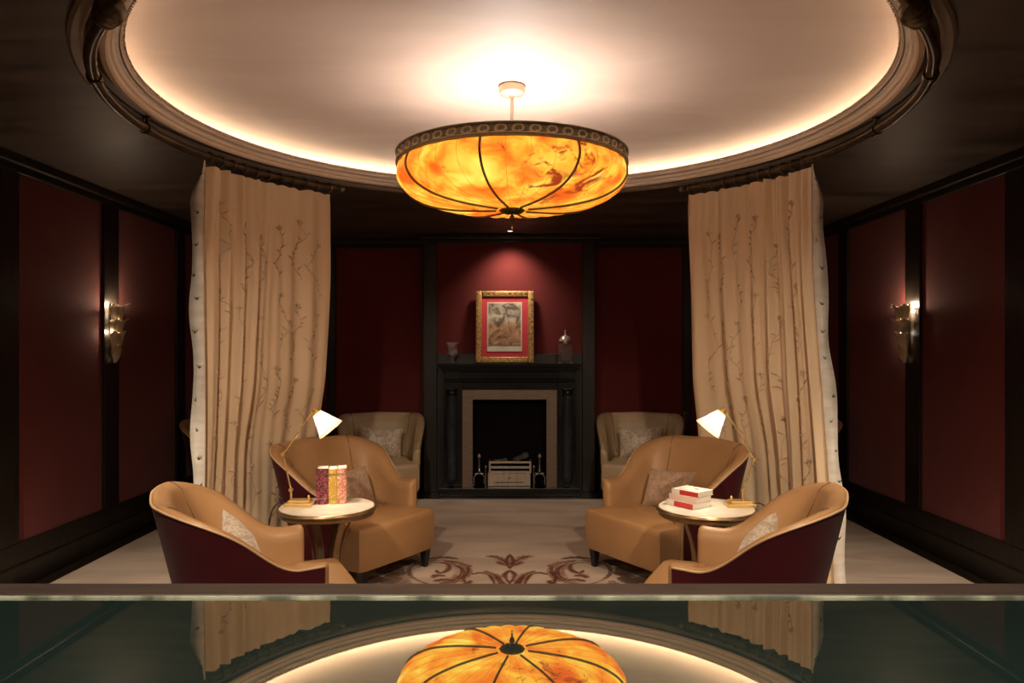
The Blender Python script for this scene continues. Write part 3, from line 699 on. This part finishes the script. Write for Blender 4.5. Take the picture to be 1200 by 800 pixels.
# ------------------------------------------------------------------ armchairs
def make_chair(label, x, y, ang, style='tub', group='armchairs'):
    a = math.radians(ang)
    t = thing('armchair', label, 'armchair', (x, y, 0.0132), a, group)
    tub = style == 'tub'
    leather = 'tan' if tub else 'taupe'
    HW = 0.345 if tub else 0.335; PEX = 0.52 if tub else 0.45
    XF = 0.18 if tub else 0.22; XS = -0.06; XB = -0.33
    ARM, TOP = (0.585, 0.868) if tub else (0.560, 0.832)
    TH = 0.075
    # centre line of the shell, left arm front -> back -> right arm front
    path = [Vector((XF+(XS-XF)*i/10, HW, 0)) for i in range(10)]
    for i in range(41):
        q = PI/2-PI*i/40; c_, s_ = math.cos(q), math.sin(q)
        path.append(Vector((XS+(XB-XS)*abs(c_)**PEX, HW*math.copysign(abs(s_)**PEX, s_), 0)))
    path += [Vector((XS+(XF-XS)*i/10, -HW, 0)) for i in range(1, 11)]
    ln = [0.0]
    for i in range(1, len(path)): ln.append(ln[-1]+(path[i]-path[i-1]).length)
    tot = ln[-1]; NS_ = 72; P2 = []
    for i in range(NS_+1):                        # even steps along the line
        d = tot*i/NS_; j = max(k_ for k_ in range(len(ln)) if ln[k_] <= d+1e-9); j = min(j, len(path)-2)
        P2.append(path[j].lerp(path[j+1], (d-ln[j])/max(1e-9, ln[j+1]-ln[j])))
    nrm = []
    for i in range(NS_+1):
        tg = (P2[min(i+2, NS_)]-P2[max(i-2, 0)]).normalized(); nrm.append(Vector((tg.y, -tg.x, 0))*-1 if False else Vector((-tg.y, tg.x, 0)))
    # outward normals: away from the seat centre
    for i in range(NS_+1):
        if nrm[i].dot(P2[i]-Vector((0.0, 0, 0))) < 0: nrm[i] = -nrm[i]
    def hgt(i):
        d = abs(i/NS_-0.5)*tot
        if tub: h = ARM+(TOP-ARM)*(1-sstep(0.24, 0.68, d)); return h+0.012*sstep(0.66, 0.9, d)-0.010*sstep(0.0, 0.2, d)
        h = ARM+(TOP-ARM)*(1-sstep(0.30, 0.56, d)); return h-0.008*sstep(0, 0.25, d)-0.03*sstep(0.6, 0.8, d)
    def lean(i, z):
        d = abs(i/NS_-0.5)*tot
        k_ = (0.110 if tub else 0.085)*(1-sstep(0.36, 0.75, d))+0.022
        return k_*max(0, (z-0.30))/0.57
    def pad(i, z):                                 # inner padding swells low on the back
        d = abs(i/NS_-0.5)*tot
        return ((0.125 if tub else 0.06)*(1-sstep(0.22, 0.62, d)))*min(1, max(0, 1-(z-0.34)/0.46))
    def pt(i, n, z): return P2[i]+nrm[i]*(n+lean(i, z))+Vector((0, 0, z))
    def section(i):
        h = hgt(i); o = TH/2; s = []
        z0 = 0.125
        for q in range(8): s.append((o, z0+(h-0.022-z0)*q/7))
        s += [(o-0.004, h-0.008), (o-0.014, h-0.001), (o-0.030, h-0.003), (-o+0.018, h-0.016)]
        for q in range(7):
            z = h-0.036+(0.30-(h-0.036))*q/6; s.append((-o-pad(i, z), z))
        s.append((-o, z0))
        return [pt(i, n, z) for n, z in s]
    body = MB(); secs = [section(i) for i in range(NS_+1)]
    # rounded arm fronts: an extra ring pulled towards the middle of the section
    def capring(s, k_, fw):
        cz = sum((p.z for p in s))/len(s); cy_ = sum((p.y for p in s))/len(s)
        return [Vector((p.x+fw, cy_+(p.y-cy_)*k_, cz+(p.z-cz)*(1-(1-k_)*0.18))) for p in s]
    secs = [capring(secs[0], 0.5, 0.020), capring(secs[0], 0.86, 0.013)]+secs+[capring(secs[-1], 0.86, 0.013), capring(secs[-1], 0.5, 0.020)]
    K = len(secs[0])
    for s in secs: body.v += [tuple(p) for p in s]
    for i in range(len(secs)-1):
        for j in range(K): body.f.append((i*K+j, (i+1)*K+j, (i+1)*K+(j+1) % K, i*K+(j+1) % K))
    body.f.append(tuple(range(K))); body.f.append(tuple(reversed(range((len(secs)-1)*K, len(secs)*K))))
    body.build('upholstered_shell', leather, t, smooth=55)
    # dark outer shell wrapped round the back and arms
    osh = MB()
    def O(u, v):
        i = int(round(u*NS_)); h = hgt(i)-0.016; z = 0.120+(h-0.120)*v
        return pt(i, TH/2+0.005, z)
    osh.grid(O, NS_, 10)
    def O2(u, v):
        i = int(round(u*NS_)); h = hgt(i)-0.016; z = 0.120+(h-0.120)*v
        return pt(i, TH/2-0.002, z)
    osh.grid(O2, NS_, 10)
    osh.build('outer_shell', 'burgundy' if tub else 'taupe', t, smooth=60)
    if tub:
        MB().tube([pt(i, TH/2+0.003, hgt(i)-0.013) for i in range(NS_+1)], 0.0055, 6).build('piping', 'piping', t, smooth=True)
    # stitched seams between back and arms on the inside
    for sgn_ in (-1, 1):
        i0 = int(round(NS_*(0.5+sgn_*0.27/tot))); i1 = int(round(NS_*(0.5+sgn_*0.36/tot)))
        pts = []
        for q in range(14):
            u = q/13; i = int(round(i0+(i1-i0)*0)); h = hgt(i)
            z = h-0.036-(h-0.036-0.42)*u
            pts.append(pt(i, -TH/2-pad(i, z)-0.0008, z))
        pts = [pt(i0, 0.008, hgt(i0)-0.001), pt(i0, -TH/2+0.018, hgt(i0)-0.0145)]+pts
        MB().tube(pts, 0.0026, 5).build('seam', 'seam', t, smooth=True)
    # T-shaped seat block, front a little narrower at the bottom
    hw_i = HW-TH/2+0.012; hw_o = HW+TH/2-0.004
    XE = 0.38 if tub else 0.40
    out = [(-0.30, -hw_i+0.05), (XF+0.008, -hw_i), (XF+0.022, -hw_o), (XE-0.02, -hw_o+0.01), (XE, -hw_o+0.05), (XE+0.006, 0), (XE, hw_o-0.05), (XE-0.02, hw_o-0.01), (XF+0.022, hw_o), (XF+0.008, hw_i), (-0.30, hw_i-0.05)]
    sb = MB(); zb, zt = 0.125, 0.392
    n_ = len(out)
    rings = []
    for z, k_ in ((zb, 0.965), (zb+0.02, 0.985), (0.25, 1.0), (zt-0.045, 1.0), (zt-0.018, 0.992), (zt-0.004, 0.975), (zt, 0.95), (zt+0.010, 0.75), (zt+0.014, 0.4)):
        rings.append([(px*k_+(1-k_)*0.02, py*k_, z) for px, py in out])
    for r_ in rings: sb.v += r_
    for i in range(len(rings)-1):
        for j in range(n_): sb.f.append((i*n_+j, i*n_+(j+1) % n_, (i+1)*n_+(j+1) % n_, (i+1)*n_+j))
    sb.f.append(tuple(reversed(range(n_)))); sb.f.append(tuple(range((len(rings)-1)*n_, len(rings)*n_)))
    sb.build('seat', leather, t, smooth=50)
    for lx, ly in ((XE-0.05, 0.305), (XE-0.05, -0.305), (-0.24, 0.24), (-0.24, -0.24)):
        MB().frustum(lx, ly, 0.0, 0.135, 0.016, 0.016, 0.030, 0.030).build('leg', 'blackleg', t, bevel=0.003, bseg=1)
    return t

def make_pillow(label, chair, lx, ly, lz, yaw, tilt, roll, m_='brocade', w_=0.40, h_=0.27):
    mm = MB()
    def S_(u, v, s):
        a, b = 2*u-1, 2*v-1
        k_ = (1-abs(a)**2.6)*(1-abs(b)**2.6)
        x_ = a*w_/2*(1-0.09*(1-abs(a)**2)*0-0.07*(1-b*b)*abs(a)); z_ = b*h_/2*(1-0.09*(1-a*a)*abs(b))
        return (s*0.062*max(0, k_)**0.55+0.004*math.sin(7*a+3*b)*k_, x_, z_)
    mm.grid(lambda u, v: S_(u, v, 1), 18, 14); mm.grid(lambda u, v: S_(u, v, -1), 18, 14)
    me = mm.mesh('throw_pillow', m_, smooth=True)
    o = bpy.data.objects.new('throw_pillow', me); link(o)
    tag(o, label, 'pillow', 'brocade pillows in the armchairs')
    mw = Matrix.Translation(chair.location) @ Matrix.Rotation(chair.rotation_euler.z, 4, 'Z') @ Matrix.Translation((lx, ly, lz)) @ Matrix.Rotation(math.radians(yaw), 4, 'Z') @ Matrix.Rotation(math.radians(tilt), 4, 'Y') @ Matrix.Rotation(math.radians(roll), 4, 'X')
    o.matrix_world = mw
    return o

c1 = make_chair('tan armchair with burgundy outer shell nearest at left, seen from behind', -1.12, 3.43, 24)
c2 = make_chair('tan armchair nearest at right with dark burgundy outer shell, seen from behind', 1.00, 3.41, 156)
c3 = make_chair('tan armchair between left side table and left curtain, facing the carpet centre', -1.04, 5.00, -32)
c4 = make_chair('tan armchair between right side table and right curtain, facing the carpet centre', 1.01, 5.00, 212)
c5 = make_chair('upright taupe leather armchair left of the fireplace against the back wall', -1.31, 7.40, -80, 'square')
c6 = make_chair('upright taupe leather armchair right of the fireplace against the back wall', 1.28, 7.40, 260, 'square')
c7 = make_chair('armchair mostly hidden behind the left curtain, its tan back corner showing', -2.44, 6.80, -32)
c8 = make_chair('armchair mostly hidden behind the right curtain, its tan back corner showing', 2.42, 6.80, 212)
make_pillow('silvery brocade pillow in the nearest left armchair', c1, -0.115, 0.0, 0.565, 6, -22, 16)
make_pillow('silvery brocade pillow in the nearest right armchair', c2, -0.115, 0.0, 0.565, -6, -22, -16)
make_pillow('rosy beige brocade pillow behind the upright books in the left armchair', c3, -0.085, 0.0, 0.535, 0, -20, 2, 'brocade_rose', 0.43)
make_pillow('rosy beige brocade pillow behind the book stack in the right armchair', c4, -0.085, -0.02, 0.535, 0, -22, 4, 'brocade_rose', 0.43)
make_pillow('brocade pillow on the taupe armchair left of the fireplace', c5, -0.08, -0.02, 0.555, 0, -14, -4, w_=0.46, h_=0.30)
make_pillow('brocade pillow on the taupe armchair right of the fireplace', c6, -0.08, 0.02, 0.555, 0, -14, 3, w_=0.46, h_=0.30)

# ------------------------------------------------------------------ side tables, lamps, books
ZT = 0.623
def make_table(x, y, label):
    t = thing('side_table', label, 'side table', (x, y, 0.0132), 0, 'round side tables'); R = 0.272; zt = ZT-0.0132
    MB().lathe([(0, zt-0.012), (R-0.012, zt-0.012), (R-0.010, zt-0.002), (R-0.013, zt), (0, zt)], 64).build('marble_top', 'marble', t, smooth=30)
    MB().lathe([(R-0.012, zt-0.001), (R-0.006, zt-0.0003), (R, zt-0.003), (R+0.004, zt-0.012), (R, zt-0.020), (R-0.010, zt-0.024), (R-0.010, zt-0.042), (R-0.016, zt-0.048), (0, zt-0.046), (0, zt-0.013), (R-0.012, zt-0.013), (R-0.012, zt-0.001)], 64).build('rim', 'tablebronze', t, smooth=30)
    for i in range(6):
        a = 2*PI*i/6+0.35; e = Vector((math.cos(a), math.sin(a), 0)); tz = Vector((-e.y, e.x, 0))
        pr = spline([(0.145, zt-0.046), (0.125, zt-0.10), (0.085, zt-0.22), (0.075, zt-0.34), (0.10, zt-0.47), (0.17, 0.022)], 4)
        sm = MB()
        for r, z in [(p[0], p[1]) for p in [tuple(q) for q in pr]]:
            for dr_, dw in ((-0.004, -0.017), (0.004, -0.017), (0.004, 0.017), (-0.004, 0.017)):
                sm.v.append(tuple(e*(r+dr_)+tz*dw+Vector((0, 0, z))))
        nn = len(pr)
        for q in range(nn-1):
            for j in range(4): sm.f.append((q*4+j, q*4+(j+1) % 4, (q+1)*4+(j+1) % 4, (q+1)*4+j))
        sm.f.append((0, 1, 2, 3)); sm.f.append(tuple((nn-1)*4+j for j in (3, 2, 1, 0)))
        sm.build('leg', 'tablebronze', t, smooth=40)
    MB().lathe([(0, 0), (0.20, 0), (0.205, 0.008), (0.20, 0.020), (0.03, 0.026), (0, 0.026)], 48).build('base', 'tablebronze', t, smooth=30)
    return t
TL = (-1.04, 4.16); TR = (1.085, 4.13)
make_table(*TL, 'round marble-topped bronze side table holding three upright books')
make_table(*TR, 'round marble-topped bronze side table holding a stack of flat books')

def make_lamp(x, y, sg, label, els):
    """arm swings in the xz plane; sg=+1 throws the shade towards +x"""
    t = thing('desk_lamp', label, 'lamp', (x, y, ZT+0.0008), 0, 'brass desk lamps')
    jx, jz, ex, ez, hx, hz, mx_, mz = els
    b = MB(); b.box(-0.078, 0.078, -0.052, 0.052, 0, 0.020); b.build('base_plate', 'brass', t, bevel=0.004)
    MB().box(-0.060, 0.060, -0.040, 0.040, 0.020, 0.034).build('base_step', 'brass', t, bevel=0.004)
    MB().tube([(sg*jx, 0, 0.03), (sg*jx, 0, jz)], 0.006, 10).build('post', 'brass', t, smooth=40)
    MB().lathe([(0, -0.010), (0.012, -0.008), (0.012, 0.008), (0, 0.010)], 14).build('knuckle', 'brass', t, loc=(sg*jx, 0, jz), rot=(PI/2, 0, 0), smooth=40)
    for nm, a_, b_, r in (('lower_arm', (jx, jz), (ex, ez), 0.0048), ('upper_arm', (ex, ez), (hx, hz), 0.0040)):
        MB().tube([(sg*a_[0], 0, a_[1]), (sg*b_[0], 0, b_[1])], r, 10).build(nm, 'brass', t, smooth=40)
    MB().lathe([(0, -0.010), (0.012, -0.009), (0.014, 0), (0.012, 0.009), (0, 0.010)], 14).build('elbow', 'brass', t, loc=(sg*ex, 0, ez), rot=(PI/2, 0, 0), smooth=40)
    MB().lathe([(0, 0), (0.007, 0.001), (0.008, 0.014), (0.004, 0.022), (0, 0.024)], 12).build('switch_knob', 'brass', t, loc=(sg*0.045, 0.01, 0.034), smooth=True)
    ax = Vector((sg*(mx_-hx), 0, mz-hz)); L_ = ax.length; ax.normalize()
    q = ax.to_track_quat('Z', 'Y')
    hd = MB().lathe([(0, 0), (0.013, 0.0), (0.014, 0.006), (0.018, 0.010), (0.018, 0.034), (0.022, 0.038), (0.022, 0.044), (0, 0.044)], 16).build('lamp_socket', 'brass', t, smooth=40)
    hd.location = (sg*hx, 0, hz); hd.rotation_mode = 'QUATERNION'; hd.rotation_quaternion = q
    s0, s1 = 0.030, L_+0.004; r0, r1 = 0.027, 0.076; NPL = 36
    def sh_(u, v):
        a = 2*PI*u; r = r0+(r1-r0)*v; r += 0.0022*math.cos(a*NPL)*(0.4+v)
        return (r*math.cos(a), r*math.sin(a), s0+(s1-s0)*v)
    mm = MB().grid(sh_, NPL*4, 6, wrap=True)
    shd = mm.build('lamp_shade', 'shade', t, smooth=30); shd.location = hd.location; shd.rotation_mode = 'QUATERNION'; shd.rotation_quaternion = q
    for r, z in ((r0, s0), (r1, s1)):
        pts = [(r*math.cos(2*PI*i/40), r*math.sin(2*PI*i/40), z) for i in range(41)]
        MB().tube(pts, 0.0030, 6, cap=False).build('shade_trim', 'shade_trim', shd, smooth=True)
    wr = MB()
    for i in range(24):
        a = 2*PI*i/24; wr.tube([((r0+(r1-r0)*v+0.0026*(0.4+v))*math.cos(a), (r0+(r1-r0)*v+0.0026*(0.4+v))*math.sin(a), s0+(s1-s0)*v) for v in (0.45, 0.7, 1.0)], 0.0009, 4)
    wr.build('pleat_shade_lines', 'seam', shd)['kind'] = 'stuff'  # thin dark tubes draw the shading between the pleats
    MB().lathe([(0, 0.045), (0.012, 0.047), (0.020, 0.065), (0.020, 0.078), (0.010, 0.092), (0, 0.095)], 12).build('bulb', 'bulb', shd, smooth=True)
    lp = Vector((sg*hx, 0, hz))+ax*(L_*0.86)
    light('lamp_light', 'SPOT', L_LAMP*4, (1.0, 0.78, 0.52), t, lp, 0.03, spot=130, blend=0.6).rotation_euler = (-ax).to_track_quat('Z', 'Y').to_euler()
    cp = spline([(-sg*0.075, 0.01, 0.008), (-sg*0.12, 0.02, 0.012), (-sg*0.165, 0.03, -0.03), (-sg*0.195, 0.05, -0.14), (-sg*0.20, 0.08, -0.35), (-sg*0.21, 0.10, -0.60)], 6)
    MB().tube(cp, 0.0035, 6).build('cord', 'cordblack', t, smooth=True)
    return t
S = 4.17/FPX
make_lamp(-1.195, 4.17, 1, 'brass desk lamp with pleated shade on left side table, leaning right',
          (-0.052, 0.088, -0.096, 0.288, 0.076, 0.540, 0.170, 0.431))
make_lamp(1.280, 4.15, -1, 'brass desk lamp with pleated shade on right side table, leaning left',
          (-0.018, 0.088, -0.080, 0.262, 0.084, 0.545, 0.178, 0.436))

def upright_book(x, y, wd, ht, dp, m_, label, rz):
    t = thing('book', label, 'book', (x, y, ZT+0.0008), rz, 'upright books on the left side table')
    cv = MB(); cv.box(-wd/2, -wd/2+0.003, 0.006, dp, 0, ht); cv.box(wd/2-0.003, wd/2, 0.006, dp, 0, ht)
    cv.build('boards', m_, t, bevel=0.001, bseg=1)
    sp = MB(); n = 8; pts = [(-wd/2+wd*i/n, 0.006-0.008*math.sin(PI*i/n)) for i in range(n+1)]+[(wd/2, 0.010), (-wd/2, 0.010)]
    sp.poly(pts, 0, ht); o = sp.build('spine', m_, t, smooth=50)
    MB().box(-wd/2+0.003, wd/2-0.003, 0.010, dp-0.004, 0.003, ht-0.004).build('page_block', 'pages', t)
    for z in (0.16, 0.84):
        pts = [(-wd/2+wd*i/n, 0.005-0.008*math.sin(PI*i/n)) for i in range(n+1)]+[(wd/2, 0.008), (-wd/2, 0.008)]
        MB().poly(pts, ht*z-0.002, ht*z+0.002).build('spine_band', 'bronze_light', o)
bx0, by0, brz = -1.035, 4.20, math.radians(11)
dx = Vector((math.cos(brz), math.sin(brz), 0))
for off, wd, ht, m_, lb in ((-0.042, 0.066, 0.203, 'book_purple', 'aubergine patterned upright book, nearest the brass lamp'),
                            (0.016, 0.046, 0.200, 'book_gold', 'gold patterned upright book standing between two others'),
                            (0.066, 0.050, 0.203, 'book_pink', 'coral pink patterned upright book at right of the row')):
    upright_book(bx0+dx.x*off, by0+dx.y*off, wd, ht, 0.14, m_, lb, brz)

def flat_book(x, y, z, a_, b_, th, rz, cover, label, spine='book_red', top=False):
    t = thing('book', label, 'book', (x, y, z), rz, 'flat books stacked on the right side table')
    c_ = MB(); c_.box(-a_/2, a_/2, -b_/2, b_/2, 0, 0.002); c_.box(-a_/2, a_/2, -b_/2, b_/2, th-0.002, th)
    c_.build('covers', cover, t)
    MB().box(-a_/2-0.001, a_/2, -b_/2-0.002, -b_/2, 0, th).build('spine', cover, t)
    MB().box(-a_/2+0.055, a_/2-0.001, -b_/2-0.0032, -b_/2-0.002, 0.001, th-0.001).build('spine_band', spine, t)
    MB().box(-a_/2+0.003, a_/2-0.003, -b_/2, b_/2-0.003, 0.002, th-0.002).build('page_block', 'pages', t)
    if top:
        MB().box(-0.07, 0.075, -b_/2+0.012, -b_/2+0.030, th, th+0.0006).build('cover_stripe', 'book_teal', t)
        MB().lathe([(0, 0), (0.014, 0), (0.014, 0.0008), (0, 0.0008)], 12).build('cover_emblem', 'book_ink', t, loc=(0.02, 0.012, th))
        MB().box(-a_/2+0.012, -a_/2+0.05, -0.03, 0.04, th, th+0.0006).build('cover_title', 'book_blush', t)
xs, ys = 1.008, 4.175
flat_book(xs-0.012, ys-0.004, ZT+0.0008, 0.19, 0.145, 0.030, math.radians(-54), 'book_white', 'bottom book of the flat stack, white with red spine')
flat_book(xs+0.000, ys+0.002, ZT+0.0312, 0.185, 0.140, 0.032, math.radians(-52), 'book_blush', 'middle book of the flat stack, blush cover', 'book_blush')
flat_book(xs+0.014, ys+0.006, ZT+0.0636, 0.180, 0.138, 0.028, math.radians(-50), 'book_white', 'top book of the flat stack with white and teal cover', top=True)

# ------------------------------------------------------------------ wall sconces
def sconce(sg, y, label):
    x = sg*(WX-0.036)
    t = thing('wall_sconce', label, 'wall lamp', (x, y, 1.40), -PI/2 if sg < 0 else PI/2, 'leaf wall sconces')
    # local frame: +y away from the wall, x along it
    t.rotation_euler = (0, 0, -PI/2) if sg < 0 else (0, 0, PI/2)
    MB().box(-0.032, 0.032, 0, 0.012, 0.05, 0.46).build('back_plate', 'bronze', t, bevel=0.004)
    def petal(phi, z0, h, r0, r1, half, curl):
        def P(u, v):
            s = 2*u-1
            wv = half*(0.55+0.45*math.sin(PI*min(1, v*0.9)))*(1-0.80*sstep(0.72, 1.0, v))
            r = r0+(r1-r0)*math.sin(v*PI*0.5)+curl*sstep(0.70, 1.0, v)*1.0
            r -= 0.010*(s*s)*sstep(0.2, .8, v)
            z = z0+h*v-(0.020*sstep(0.86, 1.0, v))-0.018*abs(s)**1.5*sstep(.4, 1, v)
            a = phi+s*wv
            return (r*math.sin(a), 0.022+r*math.cos(a)*1.0, z)
        mm = MB().grid(P, 10, 14)
        def P2_(u, v):
            p = P(u, v); s = 2*u-1; a = phi+s*half*0.6
            return (p[0]-0.003*math.sin(a), p[1]-0.003*math.cos(a), p[2])
        mm.grid(P2_, 10, 14)
        mm.build('leaf', 'leafbronze', t, smooth=True)
    for z0, h, r0, r1, cu in ((0.115, 0.155, 0.036, 0.072, 0.018), (0.205, 0.165, 0.042, 0.078, 0.036), (0.315, 0.165, 0.042, 0.080, 0.042)):
        for ph in (-1.05, 0.0, 1.05): petal(ph, z0, h, r0, r1, 0.62, cu)
    def foot(u, v):
        s = 2*u-1; a = s*1.35; r = 0.048*math.sin(PI*(0.10+0.62*v))*1.1
        return (r*math.sin(a)*0.95, 0.016+r*math.cos(a), 0.0+0.155*v)
    MB().grid(foot, 14, 12).build('bottom_leaf', 'leafbronze', t, smooth=True)
    for z in (0.215, 0.345):
        for sx in (-0.030, 0.030):
            bl = MB().lathe([(0, 0), (0.007, 0.002), (0.010, 0.016), (0.006, 0.032), (0, 0.036)], 10).build('bulb', 'bulb', t, loc=(sx, 0.026, z), smooth=True)
    light('sconce_light', 'POINT', L_SCONCE, (1.0, 0.72, 0.48), t, (0, 0.060, 0.455), 0.015)
    light('sconce_light', 'POINT', L_SCONCE*0.45, (1.0, 0.72, 0.48), t, (-0.052, 0.022, 0.40), 0.01)
    light('sconce_light', 'POINT', L_SCONCE*0.45, (1.0, 0.72, 0.48), t, (0.052, 0.022, 0.24), 0.01)
    return t
sconce(-1, 5.735, 'gilded tiered leaf wall sconce glowing on the left panelled wall')
sconce(1, 5.80, 'gilded tiered leaf wall sconce glowing on the right panelled wall')

# ------------------------------------------------------------------ carpet scrollwork
def fpt(px, py):
    d = FPX*(EYE-0.012)/(py-410); return ((px-597)/FPX*d-0.015, d)
ZC = 0.0121
zc = [0.0]
def stroke(mm, pts, wid, leaf=True, mir=True, flip=False):
    P = [Vector((*fpt(*p), 0)) for p in pts]; q = spline(P, 8); n = len(q)
    for s in ((1, -1) if mir else (1,)):
        zc[0] += 0.000012
        base = len(mm.v)
        for i, p in enumerate(q):
            tg = (q[min(i+1, n-1)]-q[max(i-1, 0)]); tg.normalize(); nr = Vector((-tg.y, tg.x, 0)); t_ = i/(n-1)
            k_ = (math.sin(PI*min(1, 0.08+0.92*t_))**0.7 if leaf else 1)*wid*(1+0.25*math.sin(i*2.1) if leaf else 1)
            for e in (-1, 1):
                v = p+nr*(k_*e); x = v.x
                x = (x+0.015)*s-0.015
                mm.v.append((x, v.y, ZC+zc[0]))
        for i in range(n-1): mm.f.append((base+2*i, base+2*i+1, base+2*i+3, base+2*i+2))
SCROLLS = (([(597, 661), (588, 656), (578, 652), (568, 652)], 0.040), ([(594, 663), (587, 660), (581, 658)], 0.03), ([(597, 666), (593, 658), (597, 649)], 0.022),
                ([(511, 668), (514, 671), (521, 670), (526, 666), (525, 661), (516, 659), (503, 659)], 0.026), ([(520, 657), (534, 659), (546, 662), (552, 664)], 0.045),
                ([(530, 660), (541, 667), (540, 675), (530, 681), (514, 683)], 0.055), ([(548, 664), (548, 670), (543, 677), (546, 684)], 0.035),
                ([(506, 677), (512, 674), (522, 675)], 0.035), ([(508, 681), (520, 679), (534, 680)], 0.03), ([(552, 673), (562, 671), (572, 673), (577, 679), (580, 686)], 0.020),
                ([(568, 669), (580, 674), (586, 679), (592, 686)], 0.035), ([(580, 676), (586, 683), (585, 692)], 0.025), ([(597, 668), (591, 674), (597, 684)], 0.022),
                ([(552, 680), (546, 684), (536, 687)], 0.03), ([(597, 690), (585, 700), (570, 705)], 0.03), ([(530, 690), (515, 700), (520, 715), (545, 712)], 0.04))
sm = MB()
for pts, wd in SCROLLS: stroke(sm, pts, wd)
o = sm.build('scroll_motif', 'motif', carpet, fix=False); o['kind'] = 'stuff'
sm = MB()
for pts, wd in (([(522, 656), (496, 658), (481, 664), (480, 673), (492, 681), (512, 686)], 0.016), ([(470, 664), (455, 668), (440, 671)], 0.09), ([(468, 676), (458, 680), (452, 686)], 0.06), ([(476, 671), (466, 672), (450, 676)], 0.05), ([(500, 655), (520, 653), (538, 655)], 0.03), ([(486, 656), (470, 660), (452, 662)], 0.07), ([(448, 676), (436, 680), (424, 682)], 0.08), ([(462, 685), (445, 690), (428, 694)], 0.09), ([(478, 680), (474, 688), (480, 698)], 0.04)):
    stroke(sm, pts, wd)
o = sm.build('border_motif', 'motif_dark', carpet, fix=False); o['kind'] = 'stuff'

sm = MB()
for pts, wd in SCROLLS:
    for off in (-0.75, 0.75):
        q = [(p[0]+off*wd*38, p[1]+off*wd*14) for p in pts]
        stroke(sm, q, 0.0085)
o = sm.build('scroll_outline', 'motif_line', carpet, fix=False); o['kind'] = 'stuff'

# ------------------------------------------------------------------ glass-topped counter in the foreground
ct = thing('display_counter', 'dark wood counter with mirror-like teal glass top in the foreground', 'counter', (0, 0, 0))
ZG = 1.085
MB().box(-1.38, 1.38, 0.42, 1.2348, ZG-0.02, ZG).build('glass_top', 'mirror', ct, bevel=0.001, bseg=1)
MB().box(-1.38, 1.38, 1.2348, 1.2385, ZG-0.02, ZG+0.0035).build('glass_edge_strip', 'strip', ct)
MB().box(-1.42, 1.42, 1.2385, 1.300, ZG-0.06, ZG+0.005).build('back_rail', 'railwood', ct, bevel=0.002, bseg=1)
for s in (-1, 1): MB().box(*sorted((s*1.38, s*1.42)), 0.42, 1.2385, ZG-0.06, ZG+0.005).build('side_rail', 'railwood', ct, bevel=0.002, bseg=1)
MB().box(-1.40, 1.40, 0.44, 1.29, 0.08, ZG-0.02).build('cabinet', 'wood', ct)
MB().box(-1.36, 1.36, 0.48, 1.26, 0.0125, 0.08).build('plinth', 'blackleg', ct)

# ------------------------------------------------------------------ downlights added out of view near the camera, extra fill for the room
def downlight(x, y, tx, ty, tz, e, label, spot=84):
    t = thing('fill_downlight', label, 'downlight', (x, y, ZS), 0, 'added fill downlights')
    MB().lathe([(0.035, 0.0), (0.052, -0.002), (0.052, -0.008), (0.035, -0.006), (0.035, 0.0)], 20).build('trim_ring', 'bronze', t, smooth=40)
    MB().lathe([(0, -0.002), (0.035, -0.002)], 20).build('lens', 'downlens', t)
    d = Vector((x-tx, y-ty, ZS-tz))
    light('fill_spot', 'SPOT', e, (1.0, 0.80, 0.58), t, (0, 0, -0.03), 0.04, spot=spot, blend=0.9).rotation_euler = d.to_track_quat('Z', 'Y').to_euler()
downlight(-1.15, 1.75, -1.0, 3.9, 0.5, L_DOWN*0.85, 'added unseen fill downlight in the dark ceiling above the left armchairs')
downlight(1.15, 1.75, 1.0, 3.9, 0.5, L_DOWN*0.85, 'added unseen fill downlight in the dark ceiling above the right armchairs')
downlight(-0.75, 0.75, -0.75, 0.95, 0.0, L_DOWN*0.35, 'added unseen fill downlight over the left half of the glass counter', 120)
downlight(0.75, 0.75, 0.75, 0.95, 0.0, L_DOWN*0.35, 'added unseen fill downlight over the right half of the glass counter', 120)
downlight(-2.45, 2.25, -2.2, 4.0, 0.0, L_DOWN*1.2, 'added unseen fill downlight in the dark ceiling beside the left wall', 54)
downlight(2.45, 2.25, 2.2, 4.0, 0.0, L_DOWN*1.2, 'added unseen fill downlight in the dark ceiling beside the right wall', 54)
